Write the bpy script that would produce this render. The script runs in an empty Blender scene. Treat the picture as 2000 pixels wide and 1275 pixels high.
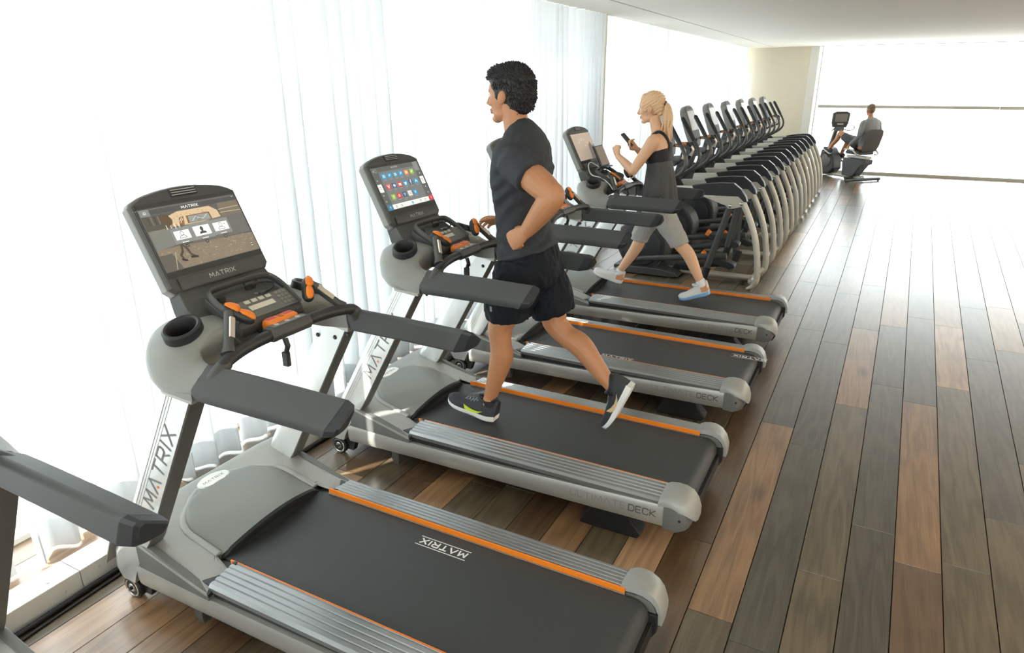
import bpy, bmesh, math, random
from mathutils import Vector, Matrix, noise
random.seed(7)
S = bpy.context.scene
COL = S.collection
PI = math.pi

# ------------------------------------------------------------------ camera
def make_camera():
    f, yaw, pitch, roll, H = 1320.57, .485679, .346416, -.0046376, 2.2003
    cy, sy, cp, sp = math.cos(yaw), math.sin(yaw), math.cos(pitch), math.sin(pitch)
    fwd = Vector((-sy * cp, cy * cp, -sp)); right = Vector((cy, sy, 0)); up = right.cross(fwd)
    cr, sr = math.cos(roll), math.sin(roll)
    r2 = right * cr + up * sr; u2 = -right * sr + up * cr
    cam = bpy.data.cameras.new('camera'); o = bpy.data.objects.new('camera', cam); COL.objects.link(o)
    cam.sensor_width = 36; cam.lens = f * 36 / 2000; cam.clip_start = .05
    o.matrix_world = Matrix(((r2.x, u2.x, -fwd.x, 0), (r2.y, u2.y, -fwd.y, 0), (r2.z, u2.z, -fwd.z, H), (0, 0, 0, 1)))
    S.camera = o
make_camera()

# ------------------------------------------------------------------ sky, sun, exposure
SKY = 3.7
w = bpy.data.worlds.new('sky'); S.world = w; w.use_nodes = True
bg = w.node_tree.nodes['Background']; bg.inputs[0].default_value = (.92, .965, 1, 1); bg.inputs[1].default_value = SKY
sun = bpy.data.lights.new('sun', 'SUN'); sun.energy = 14; sun.angle = math.radians(.6); sun.color = (1, .96, .9)
so = bpy.data.objects.new('sun', sun); COL.objects.link(so)
so.rotation_euler = Vector((.5 * .8, .866 * .8, -.62)).to_track_quat('-Z', 'Y').to_euler()
for nm, loc, rot, sx, sy in (('window_portal_left', (-3.62, 8.5, 1.5), (0, -PI / 2, 0), 2.95, 24),
                             ('window_portal_far', (2.7, 19.42, 1.5), (-PI / 2, 0, 0), 9, 3)):
    l = bpy.data.lights.new(nm, 'AREA'); l.shape = 'RECTANGLE'; l.size = sx; l.size_y = sy; l.cycles.is_portal = True
    o = bpy.data.objects.new(nm, l); COL.objects.link(o); o.location = loc; o.rotation_euler = rot
l = bpy.data.lights.new('ceiling_fill_lamp', 'AREA'); l.shape = 'RECTANGLE'; l.size = .25; l.size_y = 21; l.energy = 420; l.color = (1, .89, .74)  # unseen warm lamp added along the right wall to brighten the ceiling
o = bpy.data.objects.new('ceiling_fill_lamp', l); COL.objects.link(o); o.location = (6.3, 8, 2.45); o.rotation_euler = (0, math.radians(138), 0)
S.view_settings.view_transform = 'Standard'; S.view_settings.look = 'None'
S.view_settings.gamma = 1; S.view_settings.use_curve_mapping = False
S.view_settings.exposure = 0.42
cyc = S.cycles
cyc.max_bounces = 10; cyc.diffuse_bounces = 5; cyc.glossy_bounces = 4; cyc.transmission_bounces = 6; cyc.transparent_max_bounces = 16
cyc.caustics_reflective = False; cyc.caustics_refractive = False; cyc.sample_clamp_indirect = 8
cyc.use_denoising = True

# ------------------------------------------------------------------ materials
def srgb(r, g, b):
    f = lambda c: (c / 255 / 12.92) if c / 255 <= .04045 else ((c / 255 + .055) / 1.055) ** 2.4
    return (f(r), f(g), f(b), 1)
MATS = {}
def mat(name, col, rough=.5, metal=0, spec=.5, noise_amt=0, nscale=60, bump=0, bscale=200, emit=0, coat=0, sheen=0):
    if name in MATS: return MATS[name]
    m = bpy.data.materials.new(name); m.use_nodes = True; nt = m.node_tree; b = nt.nodes['Principled BSDF']
    c = col if len(col) == 4 else (*col, 1)
    b.inputs['Base Color'].default_value = c; b.inputs['Roughness'].default_value = rough
    b.inputs['Metallic'].default_value = metal; b.inputs['Specular IOR Level'].default_value = spec
    if coat: b.inputs['Coat Weight'].default_value = coat; b.inputs['Coat Roughness'].default_value = .12
    if sheen: b.inputs['Sheen Weight'].default_value = sheen
    if emit: b.inputs['Emission Color'].default_value = c; b.inputs['Emission Strength'].default_value = emit
    if noise_amt or bump:
        tc = nt.nodes.new('ShaderNodeTexCoord')
    if noise_amt:
        n = nt.nodes.new('ShaderNodeTexNoise'); n.inputs['Scale'].default_value = nscale; n.inputs['Detail'].default_value = 4
        nt.links.new(tc.outputs['Object'], n.inputs['Vector'])
        mx = nt.nodes.new('ShaderNodeMix'); mx.data_type = 'RGBA'
        mx.inputs['A'].default_value = tuple(x * (1 - noise_amt) for x in c[:3]) + (1,)
        mx.inputs['B'].default_value = tuple(min(1, x * (1 + noise_amt)) for x in c[:3]) + (1,)
        nt.links.new(n.outputs['Fac'], mx.inputs['Factor']); nt.links.new(mx.outputs['Result'], b.inputs['Base Color'])
    if bump:
        n2 = nt.nodes.new('ShaderNodeTexNoise'); n2.inputs['Scale'].default_value = bscale; n2.inputs['Detail'].default_value = 3
        nt.links.new(tc.outputs['Object'], n2.inputs['Vector'])
        bp = nt.nodes.new('ShaderNodeBump'); bp.inputs['Strength'].default_value = bump; bp.inputs['Distance'].default_value = .01
        nt.links.new(n2.outputs['Fac'], bp.inputs['Height']); nt.links.new(bp.outputs['Normal'], b.inputs['Normal'])
    MATS[name] = m
    return m

def wood(name, c1, c2):
    m = bpy.data.materials.new(name); m.use_nodes = True; nt = m.node_tree; N = nt.nodes; Lk = nt.links.new; b = N['Principled BSDF']
    tc = N.new('ShaderNodeTexCoord'); oi = N.new('ShaderNodeObjectInfo')
    mp = N.new('ShaderNodeMapping'); mp.inputs['Scale'].default_value = (9, .9, 9); Lk(tc.outputs['Object'], mp.inputs['Vector'])
    wv = N.new('ShaderNodeMath'); wv.operation = 'MULTIPLY'; wv.inputs[1].default_value = 37; Lk(oi.outputs['Random'], wv.inputs[0])
    n1 = N.new('ShaderNodeTexNoise'); n1.noise_dimensions = '4D'; n1.inputs['Scale'].default_value = 1.1; n1.inputs['Detail'].default_value = 2
    Lk(mp.outputs['Vector'], n1.inputs['Vector']); Lk(wv.outputs[0], n1.inputs['W'])
    ring = N.new('ShaderNodeMath'); ring.operation = 'MULTIPLY'; ring.inputs[1].default_value = 34; Lk(n1.outputs['Fac'], ring.inputs[0])
    sn = N.new('ShaderNodeMath'); sn.operation = 'SINE'; Lk(ring.outputs[0], sn.inputs[0])
    mp2 = N.new('ShaderNodeMapping'); mp2.inputs['Scale'].default_value = (150, 4, 60); Lk(tc.outputs['Object'], mp2.inputs['Vector'])
    n2 = N.new('ShaderNodeTexNoise'); n2.noise_dimensions = '4D'; n2.inputs['Scale'].default_value = 1; n2.inputs['Detail'].default_value = 5
    Lk(mp2.outputs['Vector'], n2.inputs['Vector']); Lk(wv.outputs[0], n2.inputs['W'])
    n3 = N.new('ShaderNodeTexNoise'); n3.noise_dimensions = '4D'; n3.inputs['Scale'].default_value = 1.7; n3.inputs['Detail'].default_value = 3
    Lk(tc.outputs['Object'], n3.inputs['Vector']); Lk(wv.outputs[0], n3.inputs['W'])
    # grain factor
    a1 = N.new('ShaderNodeMath'); a1.operation = 'MULTIPLY_ADD'; a1.inputs[1].default_value = .11; a1.inputs[2].default_value = .05; Lk(sn.outputs[0], a1.inputs[0])
    a2 = N.new('ShaderNodeMath'); a2.operation = 'MULTIPLY_ADD'; a2.inputs[1].default_value = .55; Lk(n2.outputs['Fac'], a2.inputs[0]); Lk(a1.outputs[0], a2.inputs[2])
    a3 = N.new('ShaderNodeMath'); a3.operation = 'MULTIPLY_ADD'; a3.inputs[1].default_value = .7; Lk(n3.outputs['Fac'], a3.inputs[0]); Lk(a2.outputs[0], a3.inputs[2])
    rp = N.new('ShaderNodeValToRGB'); rp.color_ramp.elements[0].position = .35; rp.color_ramp.elements[1].position = 1.0
    rp.color_ramp.elements[0].color = c1; rp.color_ramp.elements[1].color = c2
    Lk(a3.outputs[0], rp.inputs['Fac'])
    # knots
    mp3 = N.new('ShaderNodeMapping'); mp3.inputs['Scale'].default_value = (4.5, 1.5, 1); Lk(tc.outputs['Object'], mp3.inputs['Vector'])
    vo = N.new('ShaderNodeTexVoronoi'); vo.voronoi_dimensions = '4D'; vo.inputs['Scale'].default_value = 1
    Lk(mp3.outputs['Vector'], vo.inputs['Vector']); Lk(wv.outputs[0], vo.inputs['W'])
    kr = N.new('ShaderNodeMapRange'); kr.inputs['From Min'].default_value = .06; kr.inputs['From Max'].default_value = .24
    kr.inputs['To Min'].default_value = .45; kr.inputs['To Max'].default_value = 1; Lk(vo.outputs['Distance'], kr.inputs['Value'])
    mx = N.new('ShaderNodeMix'); mx.data_type = 'RGBA'; mx.blend_type = 'MULTIPLY'; mx.inputs['Factor'].default_value = 1
    Lk(rp.outputs['Color'], mx.inputs['A']); Lk(kr.outputs['Result'], mx.inputs['B']); Lk(mx.outputs['Result'], b.inputs['Base Color'])
    b.inputs['Roughness'].default_value = .34; b.inputs['Specular IOR Level'].default_value = .5; b.inputs['Coat Weight'].default_value = 1; b.inputs['Coat Roughness'].default_value = .24; b.inputs['Coat IOR'].default_value = 1.6
    bp = N.new('ShaderNodeBump'); bp.inputs['Strength'].default_value = .08; bp.inputs['Distance'].default_value = .004
    Lk(a2.outputs[0], bp.inputs['Height']); Lk(bp.outputs['Normal'], b.inputs['Normal'])
    return m

def glass_mat():
    m = bpy.data.materials.new('window_glass'); m.use_nodes = True; nt = m.node_tree; N = nt.nodes; N.clear()
    out = N.new('ShaderNodeOutputMaterial'); t = N.new('ShaderNodeBsdfTransparent'); t.inputs[0].default_value = (.96, .98, .97, 1)
    g = N.new('ShaderNodeBsdfGlossy'); g.inputs['Roughness'].default_value = .02; mx = N.new('ShaderNodeMixShader'); lw = N.new('ShaderNodeLayerWeight'); lw.inputs[0].default_value = .5; pw = N.new('ShaderNodeMath'); pw.operation = 'POWER'; pw.inputs[1].default_value = 5
    fr = N.new('ShaderNodeMath'); fr.operation = 'MULTIPLY_ADD'; fr.inputs[1].default_value = .6; fr.inputs[2].default_value = .03
    nt.links.new(lw.outputs['Facing'], pw.inputs[0]); nt.links.new(pw.outputs[0], fr.inputs[0])
    nt.links.new(fr.outputs[0], mx.inputs[0]); nt.links.new(t.outputs[0], mx.inputs[1]); nt.links.new(g.outputs[0], mx.inputs[2]); nt.links.new(mx.outputs[0], out.inputs[0])
    return m
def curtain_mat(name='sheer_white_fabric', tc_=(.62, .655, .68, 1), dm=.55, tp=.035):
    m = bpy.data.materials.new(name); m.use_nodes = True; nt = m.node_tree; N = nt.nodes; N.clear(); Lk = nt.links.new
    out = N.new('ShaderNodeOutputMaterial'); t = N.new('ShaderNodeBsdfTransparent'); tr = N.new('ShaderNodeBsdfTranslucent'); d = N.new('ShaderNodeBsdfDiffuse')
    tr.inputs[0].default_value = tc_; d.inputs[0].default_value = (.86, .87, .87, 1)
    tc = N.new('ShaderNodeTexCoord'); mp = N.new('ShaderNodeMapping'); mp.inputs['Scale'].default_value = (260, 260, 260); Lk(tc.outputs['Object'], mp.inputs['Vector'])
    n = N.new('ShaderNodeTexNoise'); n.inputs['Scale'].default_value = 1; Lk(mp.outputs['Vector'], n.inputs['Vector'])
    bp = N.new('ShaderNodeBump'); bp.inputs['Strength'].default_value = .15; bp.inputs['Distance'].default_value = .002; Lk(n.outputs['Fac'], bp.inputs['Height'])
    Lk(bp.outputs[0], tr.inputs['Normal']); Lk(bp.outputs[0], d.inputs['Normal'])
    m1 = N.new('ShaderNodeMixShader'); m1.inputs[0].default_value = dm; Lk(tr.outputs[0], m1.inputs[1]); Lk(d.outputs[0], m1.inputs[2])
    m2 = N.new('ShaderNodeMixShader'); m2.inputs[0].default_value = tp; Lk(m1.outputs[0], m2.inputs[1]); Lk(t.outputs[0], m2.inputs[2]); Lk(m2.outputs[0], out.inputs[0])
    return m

# ------------------------------------------------------------------ mesh helpers
class MB:
    def __init__(s): s.v, s.f, s.mi = [], [], []
    def add(s, V, F, mi=0):
        n = len(s.v); s.v += [tuple(p) for p in V]
        for q in F: s.f.append([i + n for i in q]); s.mi.append(mi)
        return s
    def box(s, c, d, R=None, mi=0):
        V = []
        for z in (-.5, .5):
            for x, y in ((-.5, -.5), (.5, -.5), (.5, .5), (-.5, .5)):
                p = Vector((x * d[0], y * d[1], z * d[2]))
                if R: p = R @ p
                V.append(p + Vector(c))
        return s.add(V, [(3, 2, 1, 0), (4, 5, 6, 7), (0, 1, 5, 4), (1, 2, 6, 5), (2, 3, 7, 6), (3, 0, 4, 7)], mi)
    def prism(s, poly, y0, y1, mi=0):
        """poly in xz, extruded along y"""
        n = len(poly); V = [(x, y0, z) for x, z in poly] + [(x, y1, z) for x, z in poly]
        F = [list(range(n)), list(range(2 * n - 1, n - 1, -1))] + [(i, i + n, (i + 1) % n + n, (i + 1) % n) for i in range(n)]
        return s.add(V, F, mi)
    def loft(s, rings, cap=True, mi=0, closed=False):
        n = len(rings[0]); V = [p for r in rings for p in r]; F = []
        m = len(rings)
        for a in range(m if closed else m - 1):
            b = (a + 1) % m
            for i in range(n): F.append((a * n + i, a * n + (i + 1) % n, b * n + (i + 1) % n, b * n + i))
        if cap and not closed: F.append(list(range(n - 1, -1, -1))); F.append([(m - 1) * n + i for i in range(n)])
        return s.add(V, F, mi)
    def tube(s, pts, r, n=10, cap=True, mi=0, smooth=0, flat=None, closed=False):
        pts = [Vector(p) for p in pts]
        R = list(r) if hasattr(r, '__len__') else [r] * len(pts)
        if smooth: pts, R = crom(pts, R, smooth, closed)
        rings = []; up = None
        for i, p in enumerate(pts):
            a = pts[max(0, i - 1)]; b = pts[min(len(pts) - 1, i + 1)]
            if closed: a = pts[i - 1]; b = pts[(i + 1) % len(pts)]
            t = (b - a).normalized()
            if up is None:
                up = Vector((0, 0, 1)) if abs(t.z) < .9 else Vector((0, 1, 0))
                if flat: up = Vector(flat[0])
            u = (up - t * up.dot(t)).normalized(); up = u; v = t.cross(u)
            ku, kv = (flat[1], flat[2]) if flat else (1, 1)
            rings.append([p + u * (R[i] * ku * math.cos(2 * PI * k / n)) + v * (R[i] * kv * math.sin(2 * PI * k / n)) for k in range(n)])
        return s.loft(rings, cap, mi, closed)
    def cyl(s, a, b, r, n=20, mi=0, r2=None):
        return s.tube([a, b], [r, r if r2 is None else r2], n, mi=mi)
    def lathe(s, prof, c, axis='z', n=32, mi=0):
        rings = []
        for k in range(n):
            t = 2 * PI * k / n
            ring = []
            for r, h in prof:
                p = (r * math.cos(t), r * math.sin(t), h)
                if axis == 'y': p = (p[0], p[2], p[1])
                if axis == 'x': p = (p[2], p[0], p[1])
                ring.append(Vector(c) + Vector(p))
            rings.append(ring)
        m = len(prof); V = [p for r in rings for p in r]; F = []
        for a in range(n):
            b = (a + 1) % n
            for i in range(m - 1): F.append((a * m + i, b * m + i, b * m + i + 1, a * m + i + 1))
        return s.add(V, F, mi)
    def ell(s, c, d, R=None, n=16, mi=0):
        V = [Vector((0, 0, 1))]; F = []
        for i in range(1, n // 2):
            t = PI * i / (n // 2)
            for k in range(n):
                V.append(Vector((math.sin(t) * math.cos(2 * PI * k / n), math.sin(t) * math.sin(2 * PI * k / n), math.cos(t))))
        V.append(Vector((0, 0, -1))); m = n // 2 - 1
        for k in range(n): F.append((0, 1 + k, 1 + (k + 1) % n))
        for i in range(m - 1):
            for k in range(n): F.append((1 + i * n + k, 1 + (i + 1) * n + k, 1 + (i + 1) * n + (k + 1) % n, 1 + i * n + (k + 1) % n))
        for k in range(n): F.append((1 + (m - 1) * n + k, len(V) - 1, 1 + (m - 1) * n + (k + 1) % n))
        out = []
        for p in V:
            p = Vector((p.x * d[0], p.y * d[1], p.z * d[2]))
            if R: p = R @ p
            out.append(p + Vector(c))
        return s.add(out, F, mi)
    def grid(s, P, mi=0, wrap=False):
        n = len(P); m = len(P[0]); V = [p for r in P for p in r]; F = []
        for i in range(n - 1):
            for j in range(m - 1): F.append((i * m + j, i * m + j + 1, (i + 1) * m + j + 1, (i + 1) * m + j))
        return s.add(V, F, mi)
    def quad(s, a, b, c, d, mi=0): return s.add([a, b, c, d], [(0, 1, 2, 3)], mi)
    def map(s, fn): s.v = [tuple(fn(Vector(p))) for p in s.v]; return s

def crom(pts, R, k, closed=False):
    P, Q = [], []; n = len(pts)
    for i in range(n if closed else n - 1):
        g = (lambda j: j % n) if closed else (lambda j: min(n - 1, max(0, j)))
        p0, p1, p2, p3 = (pts[g(i + j)] for j in (-1, 0, 1, 2)); r0, r1, r2, r3 = (R[g(i + j)] for j in (-1, 0, 1, 2))
        for a in range(k):
            t = a / k
            h = lambda A, B, C_, D: .5 * ((2 * B) + (C_ - A) * t + (2 * A - 5 * B + 4 * C_ - D) * t * t + (3 * B - A - 3 * C_ + D) * t ** 3)
            P.append(h(p0, p1, p2, p3)); Q.append(max(.0005, h(r0, r1, r2, r3)))
    if not closed: P.append(pts[-1]); Q.append(R[-1])
    return P, Q

OFF = [Vector((0, 0, 0))]          # shift from measuring frame to the local frame of the thing being built
def obj(name, mb, m, parent=None, bevel=0, seg=2, angle=40, sub=0, flatshade=False, loc=None):
    me = bpy.data.meshes.new(name)
    me.from_pydata([tuple(Vector(p) + OFF[0]) for p in mb.v], [], mb.f); me.validate(); 
    mats = m if isinstance(m, (list, tuple)) else [m]
    for x in mats: me.materials.append(x)
    if len(mats) > 1 and len(me.polygons) == len(mb.mi):
        me.polygons.foreach_set('material_index', mb.mi)
    bm = bmesh.new(); bm.from_mesh(me); bmesh.ops.recalc_face_normals(bm, faces=bm.faces[:]); bm.to_mesh(me); bm.free()
    if not flatshade:
        me.polygons.foreach_set('use_smooth', [True] * len(me.polygons))
        if not bevel: me.set_sharp_from_angle(angle=math.radians(angle))
    o = bpy.data.objects.new(name, me); COL.objects.link(o)
    if bevel:
        b = o.modifiers.new('bevel', 'BEVEL'); b.width = bevel; b.segments = seg; b.limit_method = 'ANGLE'; b.angle_limit = math.radians(30); b.harden_normals = True
    if sub:
        q = o.modifiers.new('sub', 'SUBSURF'); q.levels = sub; q.render_levels = sub
    if parent: o.parent = parent
    if loc: o.location = loc
    return o
def thing(name, label, cat, loc=(0, 0, 0), rz=0, group=None):
    o = bpy.data.objects.new(name, None); COL.objects.link(o); o.location = loc; o.rotation_euler = (0, 0, rz); o.empty_display_size = .1
    return tag(o, label, cat, group)
def tag(o, label, cat, group=None):
    o['label'] = label; o['category'] = cat
    if group: o['group'] = group
    return o
def struct(name, mb, m, parent=None, **k):
    o = obj(name, mb, m, parent, **k)
    if parent is None: o['kind'] = 'structure'
    return o
def dup(root, loc, label, rz=None, skip=()):
    r = root.copy(); COL.objects.link(r); r.location = loc; r['label'] = label
    if rz is not None: r.rotation_euler = (0, 0, rz)
    for ch in root.children:
        if ch.name.split('.')[0] in skip: continue
        c = ch.copy(); COL.objects.link(c); c.parent = r
        for g in ch.children:
            d = g.copy(); COL.objects.link(d); d.parent = c
    return r
def rrect(w, h, r, k=4):
    """rounded rectangle outline, centred"""
    P = []
    for cx, cy, a0 in ((w / 2 - r, h / 2 - r, 0), (-w / 2 + r, h / 2 - r, 90), (-w / 2 + r, -h / 2 + r, 180), (w / 2 - r, -h / 2 + r, 270)):
        for i in range(k + 1):
            a = math.radians(a0 + 90 * i / k); P.append((cx + r * math.cos(a), cy + r * math.sin(a)))
    return P
def strokes(mb, lines, fn, wd, mi=0):
    """2D polylines as flat strips: fn maps (u,v) to 3D"""
    for ln in lines:
        for (a, b) in zip(ln[:-1], ln[1:]):
            d = Vector((b[0] - a[0], b[1] - a[1])); L = d.length
            if L < 1e-6: continue
            d /= L; n = Vector((-d.y, d.x)) * wd / 2; e = d * wd * .3
            A = Vector(a) - e; B = Vector(b) + e
            mb.quad(fn(*(A - n)), fn(*(B - n)), fn(*(B + n)), fn(*(A + n)), mi)
LET = {'M': (1.25, [[(0, 0), (.14, 1), (.62, .25), (1.1, 1), (1.25, 0)]]), 'A': (1.15, [[(0, 0), (.57, 1), (1.15, 0)]]), 'T': (1.05, [[(0, 1), (1.05, 1)], [(.52, 1), (.52, 0)]]),
       'R': (1.0, [[(0, 0), (0, 1), (.8, 1), (.95, .85), (.95, .6), (.8, .45), (.1, .45)], [(.5, .45), (.98, 0)]]), 'I': (.1, [[(.05, 0), (.05, 1)]]), 'X': (1.1, [[(0, 0), (1.05, 1)], [(0, 1), (1.05, 0)]]),
       'V': (1, [[(0, 1), (.5, 0), (1, 1)]]), 'F': (.6, [[(.5, 1), (.3, 1), (.25, .8), (.25, 0)], [(0, .6), (.5, .6)]]),
       'U': (1, [[(0, 1), (0, .15), (.15, 0), (.85, 0), (1, .15), (1, 1)]]), 'L': (.8, [[(0, 1), (0, 0), (.75, 0)]]), 'E': (.9, [[(.85, 1), (0, 1), (0, 0), (.85, 0)], [(0, .5), (.75, .5)]]),
       'D': (1, [[(0, 0), (0, 1), (.75, 1), (.98, .78), (.98, .22), (.75, 0), (0, 0)]]), 'C': (1, [[(.97, .8), (.8, 1), (.2, 1), (0, .8), (0, .2), (.2, 0), (.8, 0), (.97, .2)]]), 'K': (.95, [[(0, 0), (0, 1)], [(.9, 1), (.1, .5), (.95, 0)]])}
def word(mb, txt, h, fn, wd=.16, sp=.38, mi=0, dot=None):
    """flat stroke lettering of height h; fn(u,v)->3D with u in metres from the word start; returns width"""
    u = 0
    for ch in txt:
        if ch == ' ': u += .9 * h; continue
        W, L = LET[ch]
        strokes(mb, [[(u + x * h, y * h) for x, y in l] for l in L], fn, wd * h, mi)
        if ch == 'A' and dot is not None:
            c = (u + .57 * h, .12 * h); r = .1 * h
            mb.quad(fn(c[0] - r, c[1] - r), fn(c[0] + r, c[1] - r), fn(c[0] + r, c[1] + r), fn(c[0] - r, c[1] + r), dot)
        u += (W + sp) * h
    return u - sp * h
# ------------------------------------------------------------------ room
M_ceil = mat('ceiling_paint', srgb(250, 246, 236), .8, noise_amt=.015, nscale=3)
M_wall = mat('wall_paint', srgb(247, 244, 238), .8, noise_amt=.02, nscale=4)
M_beige = mat('beige_wall_paint', srgb(208, 201, 182), .75, noise_amt=.03, nscale=5)
M_post = mat('pale_post_paint', srgb(200, 194, 176), .6)
M_white = mat('white_lacquer', srgb(232, 234, 232), .3, noise_amt=.02, nscale=8)
M_frame = mat('window_frame_paint', srgb(214, 213, 206), .5)
M_rail = mat('anodised_transom', srgb(176, 174, 162), .6)
M_gap = mat('dark_gap', srgb(60, 55, 50), .8)
M_under = mat('subfloor', srgb(46, 34, 26), .9)
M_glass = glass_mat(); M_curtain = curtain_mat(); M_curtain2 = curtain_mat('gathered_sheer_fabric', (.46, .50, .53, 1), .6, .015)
Y0, Y1, XL, XR, ZC = -4.0, 19.3, -3.62, 6.6, 3.0
SHARP = dict(flatshade=True)
floor = struct('floor', MB().box(((XL + XR) / 2, (Y0 + Y1) / 2, -.06), (XR - XL + .1, Y1 - Y0 + .4, .1)), M_under, **SHARP)
c = struct('ceiling', MB().box(((-2.683 + XR) / 2, (Y0 + Y1) / 2, ZC + .06), (XR + 2.683, Y1 - Y0 + .6, .12))
           .box(((XL - 2.717) / 2, (Y0 + Y1) / 2, ZC + .06), (-2.717 - XL, Y1 - Y0 + .6, .12)), M_ceil, **SHARP)
struct('slot', MB().box((-2.70, (Y0 + Y1) / 2, ZC + .05), (.034, Y1 - Y0 + .5, .02)), M_gap, c, **SHARP)
# left wall: a low upstand, a head and slim posts hold the panes
wl = struct('wall_left', MB().box((XL, 7.65, ZC + .08), (.1, 24, .22)).box((XL, 7.65, -.02), (.1, 24, .1)), M_frame, **SHARP)
posts = [-3.95, -.9, 2.0, 4.6, 7.5, 8.88, 11.6, 14.6, 17.2, 19.4]
for i, y in enumerate(posts):
    if i == 5: continue
    struct('post', MB().box((XL, y, 1.5), (.09, .07, 2.95)), M_frame, wl, bevel=.004)
struct('trim_1', MB().box((-3.40, 8.88, 1.5), (.16, .15, 2.998)), M_post, bevel=.006)
for i in range(len(posts) - 1):
    a, b = posts[i] + .035, posts[i + 1] - .035
    wn = struct('window_%d' % (i + 1), MB().box((XL - .01, (a + b) / 2, 1.5), (.012, b - a, 2.94)), M_glass, **SHARP)
# far wall
wf = struct('wall_far', MB().box((-2.21, Y1 + .1, ZC / 2), (.74, .2, ZC)).box((-3.1, Y1 + .16, ZC / 2), (1.05, .1, ZC)).box((2.4, Y1 + .2, ZC + .1), (8.6, .3, .2)), M_beige, **SHARP)
struct('trim_2', MB().box((-1.74, Y1 + .06, ZC / 2), (.2, .12, ZC)), M_frame, bevel=.005)
for i, (a, b) in enumerate(((-1.64, 2.3), (2.3, 6.6))):
    wn = struct('window_%d' % (len(posts) + i), MB().box(((a + b) / 2, Y1 + .1, 1.52), (b - a - .01, .012, 2.96)), M_glass, **SHARP)
    struct('transom', MB().box(((a + b) / 2 + (.06 if i == 0 else 0), Y1 + .08, 1.603), (b - a - (.14 if i == 0 else 0), .06, .066)), M_rail, wn, flatshade=True)
    struct('sill_rail', MB().box(((a + b) / 2, Y1 + .07, .03), (b - a, .06, .06)), M_rail, wn, flatshade=True)
    if i == 0: struct('frame', MB().box((-1.57, Y1 + .08, 1.5), (.03, .05, 3)), M_frame, wn, flatshade=True)
struct('wall_right', MB().box((XR + .06, 7.65, 1.5), (.12, 24, 3.1)), M_wall, **SHARP)
struct('trim_3', MB().box((6.36, 8, 2.34), (.42, 21.4, .05)).box((6.17, 8, 2.38), (.03, 21.4, .10)), M_wall, **SHARP)   # unseen ledge added to go with the ceiling fill lamp
wb = struct('wall_back', MB().box((1.5, Y0 - .06, 2.86), (10.5, .12, .4)).box((1.5, Y0 - .06, .12), (10.5, .12, .25)).box((-3.3, Y0 - .06, 1.5), (.8, .12, 3.1)).box((6.3, Y0 - .06, 1.5), (.8, .12, 3.1)), M_wall, **SHARP)
struct('window_%d' % (len(posts) + 2), MB().box((1.5, Y0 - .07, 1.45), (8.8, .012, 2.45)), M_glass, **SHARP)

# floor planks, one object each
PAL = dict(O=wood('oak_honey', srgb(108, 82, 56), srgb(168, 130, 92)), M=wood('oak_olive', srgb(74, 64, 48), srgb(120, 105, 82)), D=wood('oak_grey', srgb(54, 50, 44), srgb(96, 88, 77)),
           B=wood('oak_brown', srgb(70, 54, 38), srgb(118, 92, 66)), L=wood('oak_light', srgb(126, 96, 68), srgb(196, 158, 122)))
def line_x(k, y):
    j = k - 1
    b = .0071 + .0064 * max(0, min(j, 14))
    return -.437 + .197 * j + b * (y - 2.5)
JOINTS = {0: ([2.982, 6.967], 'BBD'), 1: ([2.484, 4.471, 6.589], 'MODD'), 2: ([4.245, 6.313], 'DDD'), 3: ([2.984, 5.005], 'MMO'), 4: ([3.487, 5.512], 'DDD'), 5: ([3.259, 5.274, 7.429], 'BODD'), 6: ([3.354, 5.681], 'MML'), 7: ([3.879, 6.435], 'MDD'), 8: ([4.616], 'MD')}      # end joints along y, and tones
bpy.context.view_layer.update()
planks = []
rp = random.Random(11)
for k in range(-17, 34):
    if k in JOINTS:
        js = list(JOINTS[k][0]); tones = list(JOINTS[k][1])
    else:
        js = [rp.uniform(.2, 2.0)]; tones = [rp.choice('MDBO'), rp.choice('MDBO')] if k > 8 else [rp.choice('LBBO'), rp.choice('BBLMO')]
    while js[0] > Y0: js.insert(0, js[0] - rp.uniform(1.3, 2.3)); tones.insert(0, rp.choice('MDB') if k > 0 else rp.choice('LBO'))
    while js[-1] < Y1 + .1: js.append(js[-1] + rp.uniform(1.2, 2.4)); tones.append(rp.choice('MDDBO') if k > 0 else rp.choice('BBMO'))
    js[0] = Y0; js[-1] = Y1 + .1
    for a, b, t in zip(js[:-1], js[1:], tones[1:]):
        xs = [line_x(k, a), line_x(k + 1, a), line_x(k, b), line_x(k + 1, b)]
        if max(xs) < XL - .05 or min(xs) > XR: continue
        planks.append((k, a, b, t))
def plank_mb(k, a, b, c=(0, 0)):
    g = .0018; mb = MB()
    top = [(line_x(k, a) + g, a + g), (line_x(k + 1, a) - g, a + g), (line_x(k + 1, b) - g, b - g), (line_x(k, b) + g, b - g)]
    e = .0009
    mid = [(top[0][0] + e, top[0][1] + e), (top[1][0] - e, top[1][1] + e), (top[2][0] - e, top[2][1] - e), (top[3][0] + e, top[3][1] - e)]
    V = [(x - c[0], y - c[1], -.011) for x, y in top] + [(x - c[0], y - c[1], -.002) for x, y in top] + [(x - c[0], y - c[1], 0) for x, y in mid]
    F = [(8, 9, 10, 11)]
    for i in range(4): F += [(i, (i + 1) % 4, (i + 1) % 4 + 4, i + 4), (i + 4, (i + 1) % 4 + 4, (i + 1) % 4 + 8, i + 8)]
    return mb.add(V, F)
ic = S.camera.matrix_world.inverted(); f = 1320.57
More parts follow.
